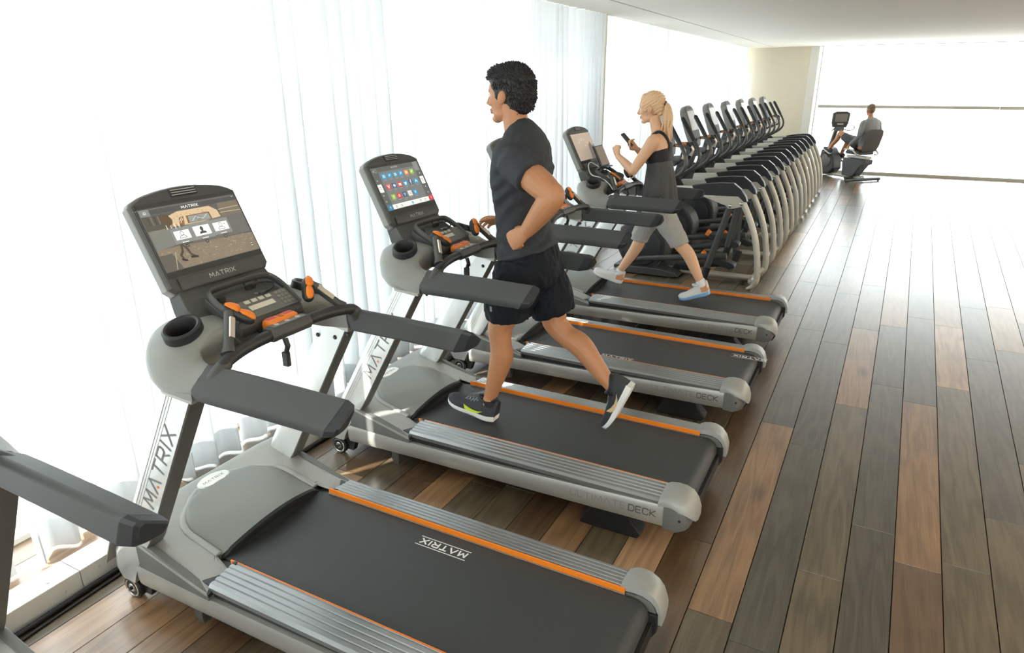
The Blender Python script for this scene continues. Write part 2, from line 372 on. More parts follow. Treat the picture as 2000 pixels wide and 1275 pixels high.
def vis(p):
    best = 0
    k, a, b, t = p
    for q in range(9):
        y = a + (b - a) * q / 8; v = ic @ Vector((line_x(k, y) + .1, y, 0))
        if v.z < -.3 and abs(v.x / v.z) * f < 1080 and abs(v.y / v.z) * f < 700: best += (b - a) / (v.z * v.z)
    # hidden under the first treadmills counts less
    return best
planks.sort(key=vis, reverse=True)
rest = MB()
for i, (k, a, b, t) in enumerate(planks):
    if i < 296:
        c = (line_x(k, (a + b) / 2) + .1, (a + b) / 2)
        o = obj('plank', plank_mb(k, a, b, c), PAL[t], floor, flatshade=True, loc=(c[0], c[1], 0))
    else:
        n0 = len(rest.f); rest.add(*(lambda q: (q.v, q.f))(plank_mb(k, a, b))); rest.mi[n0:] = ['OMDBL'.index(t)] * (len(rest.f) - n0)
o = obj('planks', rest, [PAL[x] for x in 'OMDBL'], floor, flatshade=True); o['kind'] = 'stuff'

# sheer curtains
def curtain(y0, y1, label, seed, pitch=.17, amp=.045, x=-3.33, parted=(), m=None):
    m = m or M_curtain
    r = random.Random(seed); n = int((y1 - y0) / .012); rows = [0, .035, .3, .8, 1.5, 2.3, 2.9, 2.985]
    ph = [0]; 
    for i in range(n): ph.append(ph[-1] + .012 / pitch * 2 * PI * (1 + .55 * noise.noise((i * .02 + seed * 3.1, seed, 0))))
    def P(i, z):
        y = y0 + (y1 - y0) * i / n; k = 1 - z / 3
        a = amp * (.8 + .6 * noise.noise((i * .013, seed * 1.7, 0))) * (.75 + .5 * k)
        dx = a * math.sin(ph[i] + .5 * math.sin(z * 1.3 + seed)) + .012 * math.sin(ph[i] * 2.3 + z)
        hem = .02 * noise.noise((i * .02, seed * 5, 1)) if z < .05 else 0
        return (x + dx + .05 * k * noise.noise((y * 1.1, seed, 2)), y + .018 * math.cos(ph[i]) * k, z + .012 + max(-.008, hem * .5))
    cols = []; run = []
    for i in range(n + 1):                              # where the folds are parted the cloth leaves a narrow slit
        yy = y0 + (y1 - y0) * i / n
        if any(a < yy < b for a, b in parted):
            if run: cols.append(run); run = []
        else: run.append(i)
    cols.append(run); mb = MB(); mh = MB()
    for run in cols: mb.grid([[P(i, z) for z in rows] for i in run])
    o = obj('sheer_curtain', mb, m, angle=180)
    tag(o, label, 'curtain', None)
    def Q(i, z): p = P(i, z); return (p[0] + .003, p[1], p[2])
    for run in cols: mh.grid([[Q(i, z) for z in (.0, .035, .16)] for i in run])
    obj('hem', mh, m, o, angle=180)
    return o
curtain(-3.9, 1.21, 'sheer white curtain at the very left, ending at the gap beside the nearest upright post', 1, .2, .04)
curtain(1.30, 2.96, 'sheer white curtain right behind the treadmill showing the street picture', 2, .18, .045, parted=((1.62, 1.69), (2.54, 2.61)))
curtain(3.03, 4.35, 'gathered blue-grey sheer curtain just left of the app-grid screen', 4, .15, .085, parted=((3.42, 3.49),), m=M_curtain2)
curtain(4.38, 6.70, 'sheer curtain behind the app-grid screen and the head of the running man', 10, .16, .045)
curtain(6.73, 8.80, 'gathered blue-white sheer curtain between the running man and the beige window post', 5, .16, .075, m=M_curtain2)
curtain(8.96, 10.11, 'sheer curtain just right of the beige window post, behind the walking woman', 6, .2, .04)
curtain(10.14, 13.37, 'sheer curtain behind the nearest cross trainer consoles', 7, .15, .05)
curtain(13.40, 16.83, 'sheer curtain behind the middle cross trainer consoles', 8, .2, .05)
curtain(16.86, 19.15, 'farthest sheer curtain, gathered beside the beige end wall', 9, .12, .055)

# white cable trunking along the window and the cords at its foot
t = thing('cable_trunking', 'low white boxed cable trunking along the floor in front of the curtains', 'trunking', (-3.015, 7, 0))
for a, b in ((-3.9, -.7), (-.697, 1.315), (1.318, 3.3), (3.303, 5.4), (5.403, 7.4)):
    obj('trunking_section', MB().box((0, (a + b) / 2 - 7, .053), (.15, b - a, .106)), M_white, t, bevel=.003)
for (y, z, fx) in ((1.24, .045, 1), (1.4, .07, 1), (1.2, .107, 0)):
    obj('screw', MB().cyl((.075 if fx else .03, y - 7, z), (.077 if fx else .03, y - 7, z + (0 if fx else .002)), .006, 8), M_frame, t)
M_cord = mat('black_rubber_cord', srgb(26, 27, 29), .5)
def cord(name, pts, r, label, m=M_cord, cat='cable', n=8, group=None):
    o = obj(name, MB().tube(pts, r, n, smooth=5), m, angle=180); return tag(o, label, cat, group)
cord('power_cable', [(-2.90, -.6, .014), (-2.905, .3, .014), (-2.897, .8, .014), (-2.908, 1.2, .014), (-2.918, 1.6, .014), (-2.916, 3.2, .014), (-2.92, 5.5, .014)], .0125, 'thick black power cable lying along the foot of the white trunking')
cord('power_cable', [(-2.78, .5, .007), (-2.83, .75, .007), (-2.862, 1.0, .007), (-2.875, 1.25, .007), (-2.882, 1.5, .007), (-2.884, 1.9, .007)], .006, 'thin black cable that strays from the thick one at lower left')
# ------------------------------------------------------------------ treadmill (built once, copied for the row)
M_silver = mat('silver_paint', srgb(176, 176, 170), .38, .45, noise_amt=.02, nscale=20)
M_silver_gloss = mat('silver_gloss_paint', srgb(205, 207, 205), .16, .35, coat=.6)
M_hood = mat('grey_satin_plastic', srgb(158, 159, 155), .42, .15)
M_hood2 = mat('grey_panel_plastic', srgb(124, 126, 122), .5, .05)
M_skirt = mat('mid_grey_plastic', srgb(102, 103, 100), .5)
M_shell = mat('graphite_grey_plastic', srgb(140, 142, 138), .45, .1)
M_cons = mat('charcoal_console_plastic', srgb(70, 70, 68), .5, bump=.02, bscale=900)
M_rubber = mat('dark_grip_rubber', srgb(72, 74, 74), .55, spec=.4, bump=.03, bscale=700)
M_black = mat('black_plastic', srgb(38, 39, 40), .45)
M_blk2 = mat('black_recess', srgb(22, 23, 24), .6)
M_belt = mat('black_running_belt', srgb(55, 58, 59), .55, noise_amt=.06, nscale=30, bump=.1, bscale=900)
M_orange = mat('orange_plastic', srgb(232, 126, 28), .4)
M_red = mat('red_button', srgb(206, 66, 58), .4)
M_uprear = mat('upright_grey', srgb(88, 88, 85), .45, .1)
M_chrome = mat('bright_steel', srgb(200, 200, 198), .2, .9)
M_sensor = mat('pulse_sensor_steel', srgb(214, 204, 192), .3, .6)
M_text_dk = mat('dark_print', srgb(84, 85, 83), .5)
M_text_wh = mat('white_print', srgb(236, 236, 234), .5)
M_text_si = mat('silver_print', srgb(196, 194, 190), .4)
M_screen = mat('screen_glass', srgb(58, 58, 56), .12, coat=.4)
M_keypad = mat('keypad_film', srgb(98, 97, 92), .4)
M_key = mat('pale_key', srgb(190, 187, 176), .45)
M_lcd = mat('pale_display', srgb(206, 200, 184), .3)
OFF[0] = Vector((1.6, 0, 0))

def deck_parts(T):
    obj('deck_frame', MB().prism([(-2.60, .14), (-.75, .15), (-.75, .282), (-2.60, .282)], -.425, .425), M_black, T, bevel=.004)
    for s in (-1, 1):
        ring = lambda x, zt, zb: [(x, s * y, z) for y, z in ((.425, zb), (.440, zb), (.449, zb + .02), (.453, (zt + zb) / 2), (.450, zt - .015), (.444, zt), (.425, zt))]
        obj('side_panel', MB().loft([ring(-2.63 + 0, .232, .118), ring(-2.17, .226, .13), ring(-1.6, .236, .137), ring(-.66, .272, .152)]), M_silver, T, angle=35)
        # ribbed rail
        prof = [(.420, .262), (.438, .262), (.440, .284), (.434, .290)]
        for i in range(5):
            y = .428 - i * .0245; z = .2915 + i * .0035
            prof += [(y, z + .0042), (y - .014, z + .0062), (y - .0165, z + .0022), (y - .0215, z + .0026)]
        prof += [(.306, .3125), (.304, .27), (.42, .24)]
        obj('side_rail', MB().loft([[(x, s * y, z) for y, z in prof] for x in (-2.175, -.672)]), mat('anodised_rail', srgb(150, 153, 153), .3, .7), T, angle=20)
        obj('orange_strip', MB().prism([(-2.2, .289), (-.668, .289), (-.668, .313 + .001 * s), (-2.2, .313 + .001 * s)], s * .2965, s * .304), M_orange, T, bevel=.002)
        obj('strip_edge', MB().prism([(-2.2, .2835), (-.668, .2835), (-.668, .2885), (-2.2, .2885)], s * .2925, s * .304), M_silver, T, flatshade=True)
        # end cap: rounded in plan, its top falling outwards
        outer = [(-.692, .310), (-.670, .324), (-.635, .331), (-.59, .329), (-.555, .313), (-.530, .282), (-.514, .235), (-.513, .188)]
        inner = [(-.528, .188), (-.530, .233), (-.545, .268), (-.566, .288), (-.60, .300), (-.635, .302), (-.670, .298), (-.692, .290)]
        lo = [(-.664, .15), (-.664, .294), (-.60, .296), (-.566, .286), (-.548, .264), (-.535, .233), (-.533, .185), (-.545, .158), (-.57, .146)]
        def cutz(c, zm):
            def at(i):
                (x, z) = c[i]
                if z >= zm: return (x, z)
                j = i
                while c[j][1] < zm: j += 1 if c is inner else -1
                k = j + (-1 if c is inner else 1); q = (zm - c[k][1]) / (c[j][1] - c[k][1])
                return (c[k][0] + (c[j][0] - c[k][0]) * q, zm)
            return [at(i) for i in range(len(c))]
        def capring(y, dx, dz, prof):
            return [(x if x < -.66 else -.66 + (x + .66) * (1 - dx), s * y, z - dz * max(0, min(1, (z - .2) / .1))) for x, z in prof]
        PL = ((.302, 0, 0), (.36, 0, .0), (.405, .02, .005), (.435, .10, .013), (.450, .22, .020), (.457, .36, .026))
        obj('end_cap', MB().loft([capring(y, dx, dz, cutz(outer, zm) + cutz(inner, zm)) for (y, dx, dz), zm in zip(PL, (.188, .188, .205, .235, .262, .278))]), M_hood, T, angle=32)
        obj('end_cap_base', MB().loft([capring(y * .995, dx, dz, lo) for y, dx, dz in PL]), M_skirt, T, angle=32)
        obj('cap_plug', MB().cyl((-.585, s * .452, .215), (-.583, s * .4565, .215), .007, 12), M_blk2, T)
        # front wheel, bracket, rear foot
        wl = obj('front_wheel', MB().lathe([(.018, -.02), (.05, -.02), (.056, -.012), (.056, .012), (.05, .02), (.018, .02), (.018, -.02)], (-2.735, s * .415, .056), 'y', 28), M_black, T, angle=35)
        obj('wheel_rim', MB().lathe([(.004, .022), (.018, .0225), (.024, .017), (.034, .018), (.04, .0225), (.045, .0215), (.047, .017), (.02, .0)], (-2.735, s * .415, .056), 'y', 28).map(lambda p: (p.x, (p.y if s > 0 else 2 * s * .415 - p.y), p.z)), M_chrome, wl, angle=30)
        obj('wheel_bolt', MB().cyl((-2.735, s * .435, .056), (-2.735, s * .446, .056), .009, 6), M_black, wl)
        obj('wheel_bracket', MB().prism([(-2.69, .03), (-2.64, .03), (-2.60, .14), (-2.75, .16), (-2.77, .125)], s * .37, s * .41), M_black, T, bevel=.004)
        obj('frame_bracket', MB().box((-2.30, s * .40, .11), (.055, .05, .1)).box((-2.30, s * .40, .05), (.045, .04, .03)), M_uprear, T, bevel=.004)
        obj('rear_foot', MB().prism([(-1.12, 0), (-.80, 0), (-.78, .03), (-.84, .10), (-.86, .16), (-1.02, .16), (-1.10, .06)], s * .30, s * .40), M_blk2, T, bevel=.01)
    # belt loop with rear roller
    R = .066; cx, cz = -.628, .222; top = [(-2.36, .288)] + [(-1.4, .2885)] + [(cx + R * math.sin(a), cz + R * math.cos(a)) for a in [PI * i / 12 for i in range(13)]] + [(-2.36, .156)]
    obj('belt', MB().prism(top, -.286, .286), M_belt, T, angle=30)
    obj('roller_guard', MB().prism([(-.62, .13), (-.565, .12), (-.545, .14), (-.545, .2), (-.6, .2)], -.31, .31).prism([(-.60, .13), (-.548, .125), (-.53, .16), (-.53, .24), (-.6, .24)], .288, .32).prism([(-.60, .13), (-.548, .125), (-.53, .16), (-.53, .24), (-.6, .24)], -.32, -.288), M_blk2, T, bevel=.004)
    # belt print
    mb = MB(); fn = lambda u, v: (-1.345 - u * .97, .228 - v - .065 * u, .2897)
    W = word(mb, 'MATRIX', .030, lambda u, v: (-1.345 - u, .216 + v * -1 + .0, .2897), .25, .42)
    for yy in (.228, .172): mb.quad((-1.335, yy - .0022, .2897), (-1.335, yy + .0022, .2897), (-1.36 - W, yy + .0022, .2897), (-1.36 - W, yy - .0022, .2897))
    obj('belt_lettering', mb, M_text_wh, T, flatshade=True)
    mb = MB(); word(mb, 'ULTIMATE', .034, lambda u, v: (-1.15 + u * .93, -.4545, .196 + v + .012 * u), .045, .3); obj('deck_lettering', mb, M_text_dk, T, flatshade=True)
    mb = MB(); word(mb, 'DECK', .034, lambda u, v: (-.838 + u * .85, -.4545, .1995 + v + .012 * u), .16, .3); obj('deck_lettering', mb, M_text_dk, T, flatshade=True)

def hood_parts(T):
    sm = lambda a, b, t: (lambda q: q * q * (3 - 2 * q))(min(1, max(0, (t - a) / (b - a))))
    def zf(x, y):                                   # flange surface
        t = max(0, min(1, (-2.165 - x) / .575))
        zi = .276 + .134 * t
        zo = .262 + .14 * t
        y = abs(y); k = sm(.34, .458, y)
        z = zi * (1 - k) + zo * k
        if x < -2.72: z -= 2.6 * (-2.72 - x) ** 1.2
        return max(.12, z)
    xs = [-2.86, -2.83, -2.79, -2.76, -2.745, -2.73, -2.715, -2.69, -2.66, -2.63] + [-2.6 + .0333 * i for i in range(14)]
    ys = [i * .0415 - .4565 for i in range(23)]
    P = []
    for x in xs:
        row = []
        for y in ys:
            xx = x
            if x > -2.3:                             # the rear edge steps back over the belt
                lip = -2.335 + .03 * (1 - (y / .29) ** 2)
                kk = sm(.30, .325, abs(y)); end = lip * (1 - kk) + -2.165 * kk
                xx = -2.3 + (x + 2.3) / (.1331 + .0001) * (end + 2.3)
            row.append((xx, y, zf(xx, y)))
        P.append(row)
    mb = MB().grid(P)
    for s in (-1, 1):                                # flange rim and skirt below it
        e = [(r[0 if s < 0 else -1]) for r in P]
        mb.grid([[p, (p[0], p[1], p[2] - .012)] for p in e])
    obj('hood', mb, M_hood, T, angle=50)
    for s in (-1, 1):
        obj('hood_skirt', MB().prism([(-2.60, .232), (-2.168, .226), (-2.163, .262), (-2.50, .355), (-2.60, .36)], s * .42, s * .4535), M_skirt, T, bevel=.004)
        # black gasket where hood meets rail
        obj('rail_gasket', MB().loft([[(-2.182, s * .455, z0), (-2.158, s * .455, z0 + .004), (-2.158, s * .30, z1 + .004), (-2.182, s * .30, z1)] for z0, z1 in ((.245, .27), (.262, .312))]), M_blk2, T, bevel=.002)
    # recessed inner panel: stands a little proud and is domed
    def zp(x, y):
        t = max(0, min(1, (-2.165 - x) / .575)); base = .290 + .118 * t ** .75
        return base + (.078 * (1 - (y / .30) ** 2) - .030) * (1 - .95 * max(0, t - .12)) 
    n, m = 22, 26; P = []; rim = []
    for i in range(n + 1):
        t = i / n; row = []
        for j in range(m + 1):
            v = j / m * 2 - 1
            w = .292 * (1 - max(0, (t - .35) / .65) ** 3 * .42)           # narrows and rounds towards the top
            y = v * w
            lip = -2.232 - .034 * v * v
            x = lip + (-2.655 - lip) * t + .05 * abs(v) ** 3 * max(0, t - .5) * 2
            edge = min(1, (1 - abs(v)) * 7) * min(1, (1 - t) * 9)
            row.append((x, y, zp(x, y) + .005 - .022 * (1 - edge) ** 1.5))
        P.append(row)
    obj('hood_panel', MB().grid(P), M_hood2, T, angle=60)
    front = P[0]
    edge_pts = [r[0] for r in P] + P[-1][1:-1] + [r[-1] for r in reversed(P)]
    edge_pts = [(x, y, zf(x, y) + .001) for x, y, z in edge_pts][1:-1]
    obj('hood_rim', MB().tube(edge_pts, .017, 10, flat=((0, 0, 1), .48, 1)), M_hood, T, angle=60)
    obj('hood_lip', MB().loft([[(p[0] - .004, p[1], p[2] + .003), (p[0] + .010, p[1], p[2] - .003), (p[0] + .010, p[1], max(.2895, p[2] - .022)), (p[0] - .006, p[1], max(.2895, p[2] - .05)), ] for p in front]), M_blk2, T, angle=40)
    bx = [(p[0] - .004, p[1]) for p in front]
    mbx = MB().grid([[(x, y, .2892), (x, y, zp(x, y) + .002)] for x, y in bx]); obj('hood_inner_wall', mbx, M_blk2, T, angle=60)
    # oval badge
    slope = math.atan2(.12, .31); c = Vector((-2.637, -.008, .403)); R = Matrix.Rotation(.16, 3, 'Y')
    tr = lambda p: R @ Vector(p) + c
    oval = lambda a, b, z: [tr((b * math.cos(t), a * math.sin(t), z)) for t in [2 * PI * k / 32 for k in range(32)]]
    bd = obj('badge', MB().loft([oval(.086, .044, -.03), oval(.086, .044, .008), oval(.079, .038, .010)]), M_silver_gloss, T, angle=30)
    obj('badge_face', MB().loft([oval(.076, .035, .0095), oval(.076, .035, .0112)]), M_text_wh, bd, flatshade=True)
    mb = MB(); W = word(MB(), 'MATRIX', .0145, lambda u, v: (0, 0, 0), .12, .42); word(mb, 'MATRIX', .0145, lambda u, v: tr((.007 - v, u - W / 2, .0118)), .14, .42, dot=0)
    obj('badge_lettering', mb, M_text_dk, bd, flatshade=True)

def upright_parts(T):
    st = [(.115, -2.80, -2.674), (.16, -2.825, -2.655), (.256, -2.80, -2.60), (.39, -2.688, -2.50), (.55, -2.592, -2.408), (1.14, -2.238, -2.069), (1.20, -2.20, -2.035)]
    for s in (-1, 1):
        rings = []
        for z, xf, xr in st:
            o_, i_ = .4485, .372; r = .036
            pts = [(xr, i_), (xr, o_)]
            for k in range(7): a = PI / 2 + PI / 2 * k / 6; pts.append((xf + .055 + .055 * math.cos(a), o_ - r + r * math.sin(a)))
            for k in range(7): a = PI + PI / 2 * k / 6; pts.append((xf + .055 + .055 * math.cos(a), i_ + r + r * math.sin(a)))
            rings.append([(x, s * y, z) for x, y in pts])
        u = obj('upright', MB().loft(rings), M_silver_gloss, T, angle=40)
        obj('upright_rear_trim', MB().loft([[(xr - .004, s * .4470, z), (xr + .006, s * .4445, z), (xr + .011, s * .41, z), (xr + .006, s * .3755, z), (xr - .004, s * .3735, z)] for z, xf, xr in st[2:]]), M_uprear, u, angle=40)
        for fx in (.045, .06, .075):                # flutes along the front edge
            mbf = MB(); mbf.loft([[(xf + fx - .003, s * .4478, z), (xf + fx + .003, s * .4478, z), (xf + fx + .003, s * .4500, z), (xf + fx - .003, s * .4500, z)] for z, xf, xr in st[3:6]])
            obj('flute', mbf, M_silver_gloss, u, flatshade=True)
        if s < 0:
            d = Vector((.354, 0, .59)).normalized(); up = Vector((-d.z, 0, d.x))
            lt = lambda u_, v: Vector((-2.418, -.4502, .585)) + d * u_ + up * v
            mb = MB(); word(mb, 'MATRIX', .061, lt, .13, .4); obj('upright_lettering', mb, mat('grey_print', srgb(112, 112, 110), .5), u, flatshade=True)
            uc = .061 * (1.25 + .4 + .57); obj('lettering_dot', MB().quad(lt(uc - .006, .003), lt(uc + .006, .003), lt(uc + .006, .015), lt(uc - .006, .015)), M_orange, u, flatshade=True)
        for (bx, bz) in ((-2.235, 1.095), (-2.13, 1.10), (-2.05, 1.128)):
            obj('bolt', MB().lathe([(.0001, .007), (.006, .007), (.010, .003), (.011, 0)], (bx, s * .372, bz), 'y', 14).map(lambda p: (p.x, 2 * s * .372 - p.y if s > 0 else p.y, p.z)), M_black, u)

def rail_section(x, dy=0, k=1.0, zz=0):
    P = [(-.350, 1.250), (-.357, 1.261), (-.368, 1.264), (-.450, 1.207), (-.459, 1.198), (-.461, 1.188), (-.455, 1.163), (-.445, 1.152), (-.40, 1.146), (-.366, 1.152), (-.355, 1.162)]
    c = (-.405, 1.205)
    return [(x, c[0] + (y - c[0]) * k + dy, c[1] + (z - c[1]) * k + zz) for y, z in P]
def shear(ring, kx):                                 # slanted end: the inner top reaches less far
    return [(p[0] + kx * (p[2] - 1.205) - kx * .4 * (p[1] + .405), p[1], p[2]) for p in ring]
def top_parts(T):
    mir = lambda mb, s: mb if s < 0 else mb.map(lambda p: (p.x, -p.y, p.z))
    for s in (-1, 1):
        h = obj('handrail', mir(MB().loft([shear(rail_section(-2.032), -.25), rail_section(-1.95, 0, 1.0), rail_section(-1.70, .004, .99), shear(rail_section(-1.432, .008, .97, -.004), .55)]), s), M_rubber, T, bevel=.006, seg=3)
        obj('handrail_tip', mir(MB().loft([shear(rail_section(-1.432, .008, .965, -.004), .55), shear(rail_section(-1.396, .008, .80, -.003), .50), shear(rail_section(-1.386, .008, .6, -.003), .5)]), s), mat('handrail_end_rubber', srgb(40, 43, 46), .5), T, angle=25)
        # shoulder: from the rail seam round to the console
        ST = [(-2.034, -.354, 1.256, -2.034, -.459, 1.196, 1.156), (-2.085, -.345, 1.268, -2.10, -.468, 1.205, 1.152), (-2.118, -.325, 1.295, -2.20, -.470, 1.238, 1.156),
              (-2.128, -.285, 1.325, -2.275, -.445, 1.275, 1.17), (-2.128, -.24, 1.340, -2.335, -.395, 1.315, 1.19), (-2.13, -.19, 1.345, -2.375, -.315, 1.345, 1.205), (-2.13, -.12, 1.33, -2.385, -.20, 1.355, 1.215)]
        rings = []
        for xi, yi, zi, xo, yo, zo, zb in ST:
            I = Vector((xi, yi, zi)); O = Vector((xo, yo, zo)); d = O - I
            r = []
            for a, e in ((.0, -.03), (.015, -.008), (.06, 0), (.35, .012), (.65, .012), (.90, -.002), (.965, -.014), (1.0, -.04)):
                p = I + d * a; r.append((p.x, p.y, p.z + e))
            for a, e in ((.99, .03), (.93, .008), (.7, 0), (.3, 0), (.06, .01), (.0, .035)):
                r.append((xi + d.x * a, yi + d.y * a, zb + e))
            rings.append(r)
        sm = []
        for i in range(len(rings[0])):
            P, _ = crom([Vector(r[i]) for r in rings], [1] * len(rings), 4); sm.append(P)
        rings = [[sm[i][k] for i in range(len(sm))] for k in range(len(sm[0]))]
        cut = lambda p: tilt @ Vector((p[0] * .92, p[1] * 1.05, p[2])) + Vector((cx, cy, 1.353))
        cy = -.322; cx = -2.215; R = .066
        tilt = Matrix.Rotation(math.radians(19), 3, 'X') @ Matrix.Rotation(math.radians(9), 3, 'Y')
        sh = obj('console_shoulder', mir(MB().loft(rings), s), M_shell, T, angle=50)
        cc = obj('cutter', mir(MB().cyl((0, 0, -.088), (0, 0, .2), R - .012, 36).map(cut), s), M_shell)
        bo = sh.modifiers.new('b', 'BOOLEAN'); bo.object = cc; bo.operation = 'DIFFERENCE'; bo.solver = 'EXACT'
        dg = bpy.context.evaluated_depsgraph_get(); dg.update(); me = bpy.data.meshes.new_from_object(sh.evaluated_get(dg)); sh.modifiers.clear(); sh.data = me
        me.set_sharp_from_angle(angle=math.radians(50)); bpy.data.objects.remove(cc)
        obj('shoulder_collar', mir(MB().loft([[(-2.05, -.372, 1.135), (-2.05, -.452, 1.135), (-2.20, -.458, 1.15), (-2.23, -.42, 1.16), (-2.2, -.372, 1.16)], [(-2.04, -.368, 1.165), (-2.04, -.456, 1.165), (-2.20, -.463, 1.175), (-2.24, -.42, 1.18), (-2.2, -.368, 1.18)]]), s), M_silver, T, bevel=.004)
        # cup holder
        cup = MB().lathe([(R - .045, -.085), (R - .026, -.08), (R - .020, -.01), (R - .012, .010), (R - .004, .014), (R + .005, .008), (R + .005, -.034), (R - .004, -.05), (R - .012, -.06)], (0, 0, 0), 'z', 36)
        cup.add([(0, 0, -.085)] + [((R - .045) * math.cos(2 * PI * k / 36), (R - .045) * math.sin(2 * PI * k / 36), -.085) for k in range(36)], [(0, 1 + k, 1 + (k + 1) % 36) for k in range(36)])
        obj('cup_holder', mir(cup.map(cut), s), M_black, T, angle=40)
    # console body
    prof = [(-2.445, 1.53), (-2.39, 1.505), (-2.372, 1.468), (-2.30, 1.385), (-2.23, 1.345), (-2.12, 1.30), (-2.085, 1.275), (-2.082, 1.25), (-2.12, 1.225), (-2.28, 1.205), (-2.335, 1.25), (-2.385, 1.36), (-2.432, 1.47)]
    def bring(v):
        return [(x, v * (.212 + .018 * max(0, min(1, (1.47 - z) / .12)) - (.05 * max(0, min(1, (x + 2.25) / .15)))), z) for x, z in prof]
    obj('console_body', MB().loft([bring(v) for v in (-1, -.97, -.5, 0, .5, .97, 1)]), M_cons, T, bevel=.012, seg=3)
    # hooded keypad desk with tray
    desk = obj('console_desk', MB().prism([(-2.284, 1.36), (-2.276, 1.414), (-2.262, 1.406), (-2.188, 1.366), (-2.183, 1.389), (-2.103, 1.336), (-2.092, 1.318), (-2.098, 1.26), (-2.2, 1.28)], -.163, .163), M_cons, T, bevel=.005)
    arch = [(-2.105, 1.336, .158), (-2.19, 1.392, .166), (-2.245, 1.424, .160), (-2.27, 1.437, .135), (-2.276, 1.440, .06)]
    path = [(x, -y, z) for x, z, y in arch] + [(x, y, z) for x, z, y in reversed(arch)]
    obj('desk_rim', MB().tube(path, .0075, 8, smooth=4, flat=((0, 0, 1), 2.4, 1)), M_cons, T, angle=60)
    pl = lambda u, v, e=0: (-2.183 + .083 * v, u, 1.3905 - .0525 * v + e)     # u along y, v 0..1 down the keypad
    kp = obj('keypad', MB().quad(pl(-.155, .02, .001), pl(-.155, .98, .001), pl(.155, .98, .001), pl(.155, .02, .001)), M_keypad, T, flatshade=True)
    mb = MB()
    for i in range(4): mb.box(pl(-.055 + .036 * i, .16, .002), (.017, .026, .004), Matrix.Rotation(.56, 3, 'Y'))
    obj('key', mb, M_key, kp, bevel=.001)
    obj('display_window', MB().box(pl(-.005, .5, .0015), (.024, .125, .003), Matrix.Rotation(.56, 3, 'Y')), M_lcd, kp, flatshade=True)
    for v in (.42, .72): obj('round_key', MB().cyl(pl(-.112 - .006 * (v < .5), v, -.002), pl(-.112 - .006 * (v < .5), v, .003), .012, 16), M_key, kp)
    for i in range(4):
        for j in range(3):
            obj('number_key', MB().box(pl(.095 + .021 * j, .16 + .2 * i, .001), (.014, .017, .003), Matrix.Rotation(.56, 3, 'Y')), mat('grey_key', srgb(122, 120, 112), .5), kp)
    obj('usb_port', MB().box((-2.24, -.115, 1.402), (.016, .03, .02)), M_blk2, T, bevel=.002)
    obj('dock_slot', MB().box((-2.256, .045, 1.412), (.01, .05, .02)).box((-2.262, .02, 1.428), (.006, .008, .008)).box((-2.262, .085, 1.428), (.006, .008, .008)), M_blk2, T, bevel=.002)
    cb = obj('charging_lead', MB().tube([(-2.25, .05, 1.418), (-2.235, .085, 1.425), (-2.21, .12, 1.418), (-2.19, .105, 1.405), (-2.185, .07, 1.398)], .0035, 8, smooth=5), M_blk2, T, angle=180)
    obj('lead_plug', MB().box((-2.19, .045, 1.397), (.026, .042, .011), Matrix.Rotation(.35, 3, 'Z')), M_black, cb, bevel=.003)
    obj('plug_contact', MB().box((-2.196, .02, 1.398), (.018, .008, .006), Matrix.Rotation(.35, 3, 'Z')), M_chrome, cb, bevel=.001)
    # stop key
    sk = obj('stop_key', MB().loft([rr3(.05, .152, .013, 1.288), rr3(.056, .156, .014, 1.31), rr3(.05, .15, .012, 1.324), rr3(.034, .135, .01, 1.331)]), M_orange, T, angle=35)
    for s in (-1, 1): obj('red_pad', MB().box((-2.063, s * .045, 1.331), (.026, .042, .003)), M_red, sk, bevel=.001)
    obj('key_notch', MB().box((-2.055, 0, 1.331), (.03, .022, .003)), mat('dark_orange', srgb(190, 92, 20), .5), sk, bevel=.001)
    obj('stop_key_mount', MB().box((-2.07, 0, 1.28), (.06, .17, .03)), M_black, T, bevel=.004)
    # crossbar with its key pod
    bar = [(-1.995, -.385, 1.215), (-1.985, -.362, 1.245), (-1.985, -.33, 1.272), (-2.005, -.20, 1.286), (-2.012, 0, 1.288), (-2.005, .20, 1.286), (-1.985, .33, 1.272), (-1.985, .362, 1.245), (-1.995, .385, 1.215)]
    obj('crossbar', MB().tube(bar, .0235, 14, smooth=5), M_black, T, angle=60)
    for s in (-1, 1): obj('bar_socket', MB().tube([(-1.985, s * .335, 1.268), (-1.986, s * .36, 1.247), (-1.995, s * .39, 1.21)], [.0255, .030, .034], 14, smooth=3), M_cons, T, angle=50)
    pod = obj('key_pod', MB().loft([[(x, y, z) for x, z in (( -2.048, 1.285), (-2.040, 1.316), (-1.992, 1.316), (-1.978, 1.285), (-1.99, 1.262), (-2.035, 1.262))] for y in (-.11, .10)]), M_cons, T, bevel=.006)
    obj('pod_film', MB().box((-2.016, -.005, 1.317), (.036, .17, .002)), M_keypad, pod, flatshade=True)
    for y in (-.06, -.005, .05): obj('pod_key', MB().cyl((-2.016, y, 1.316), (-2.016, y, 1.320), .0105, 16), M_key, pod)
    obj('tether_hook', MB().tube([(-1.985, -.055, 1.265), (-1.975, -.055, 1.235), (-1.985, -.06, 1.20)], [.012, .012, .010], 8).box((-1.985, -.06, 1.18), (.028, .02, .06)), M_black, T, bevel=.002)
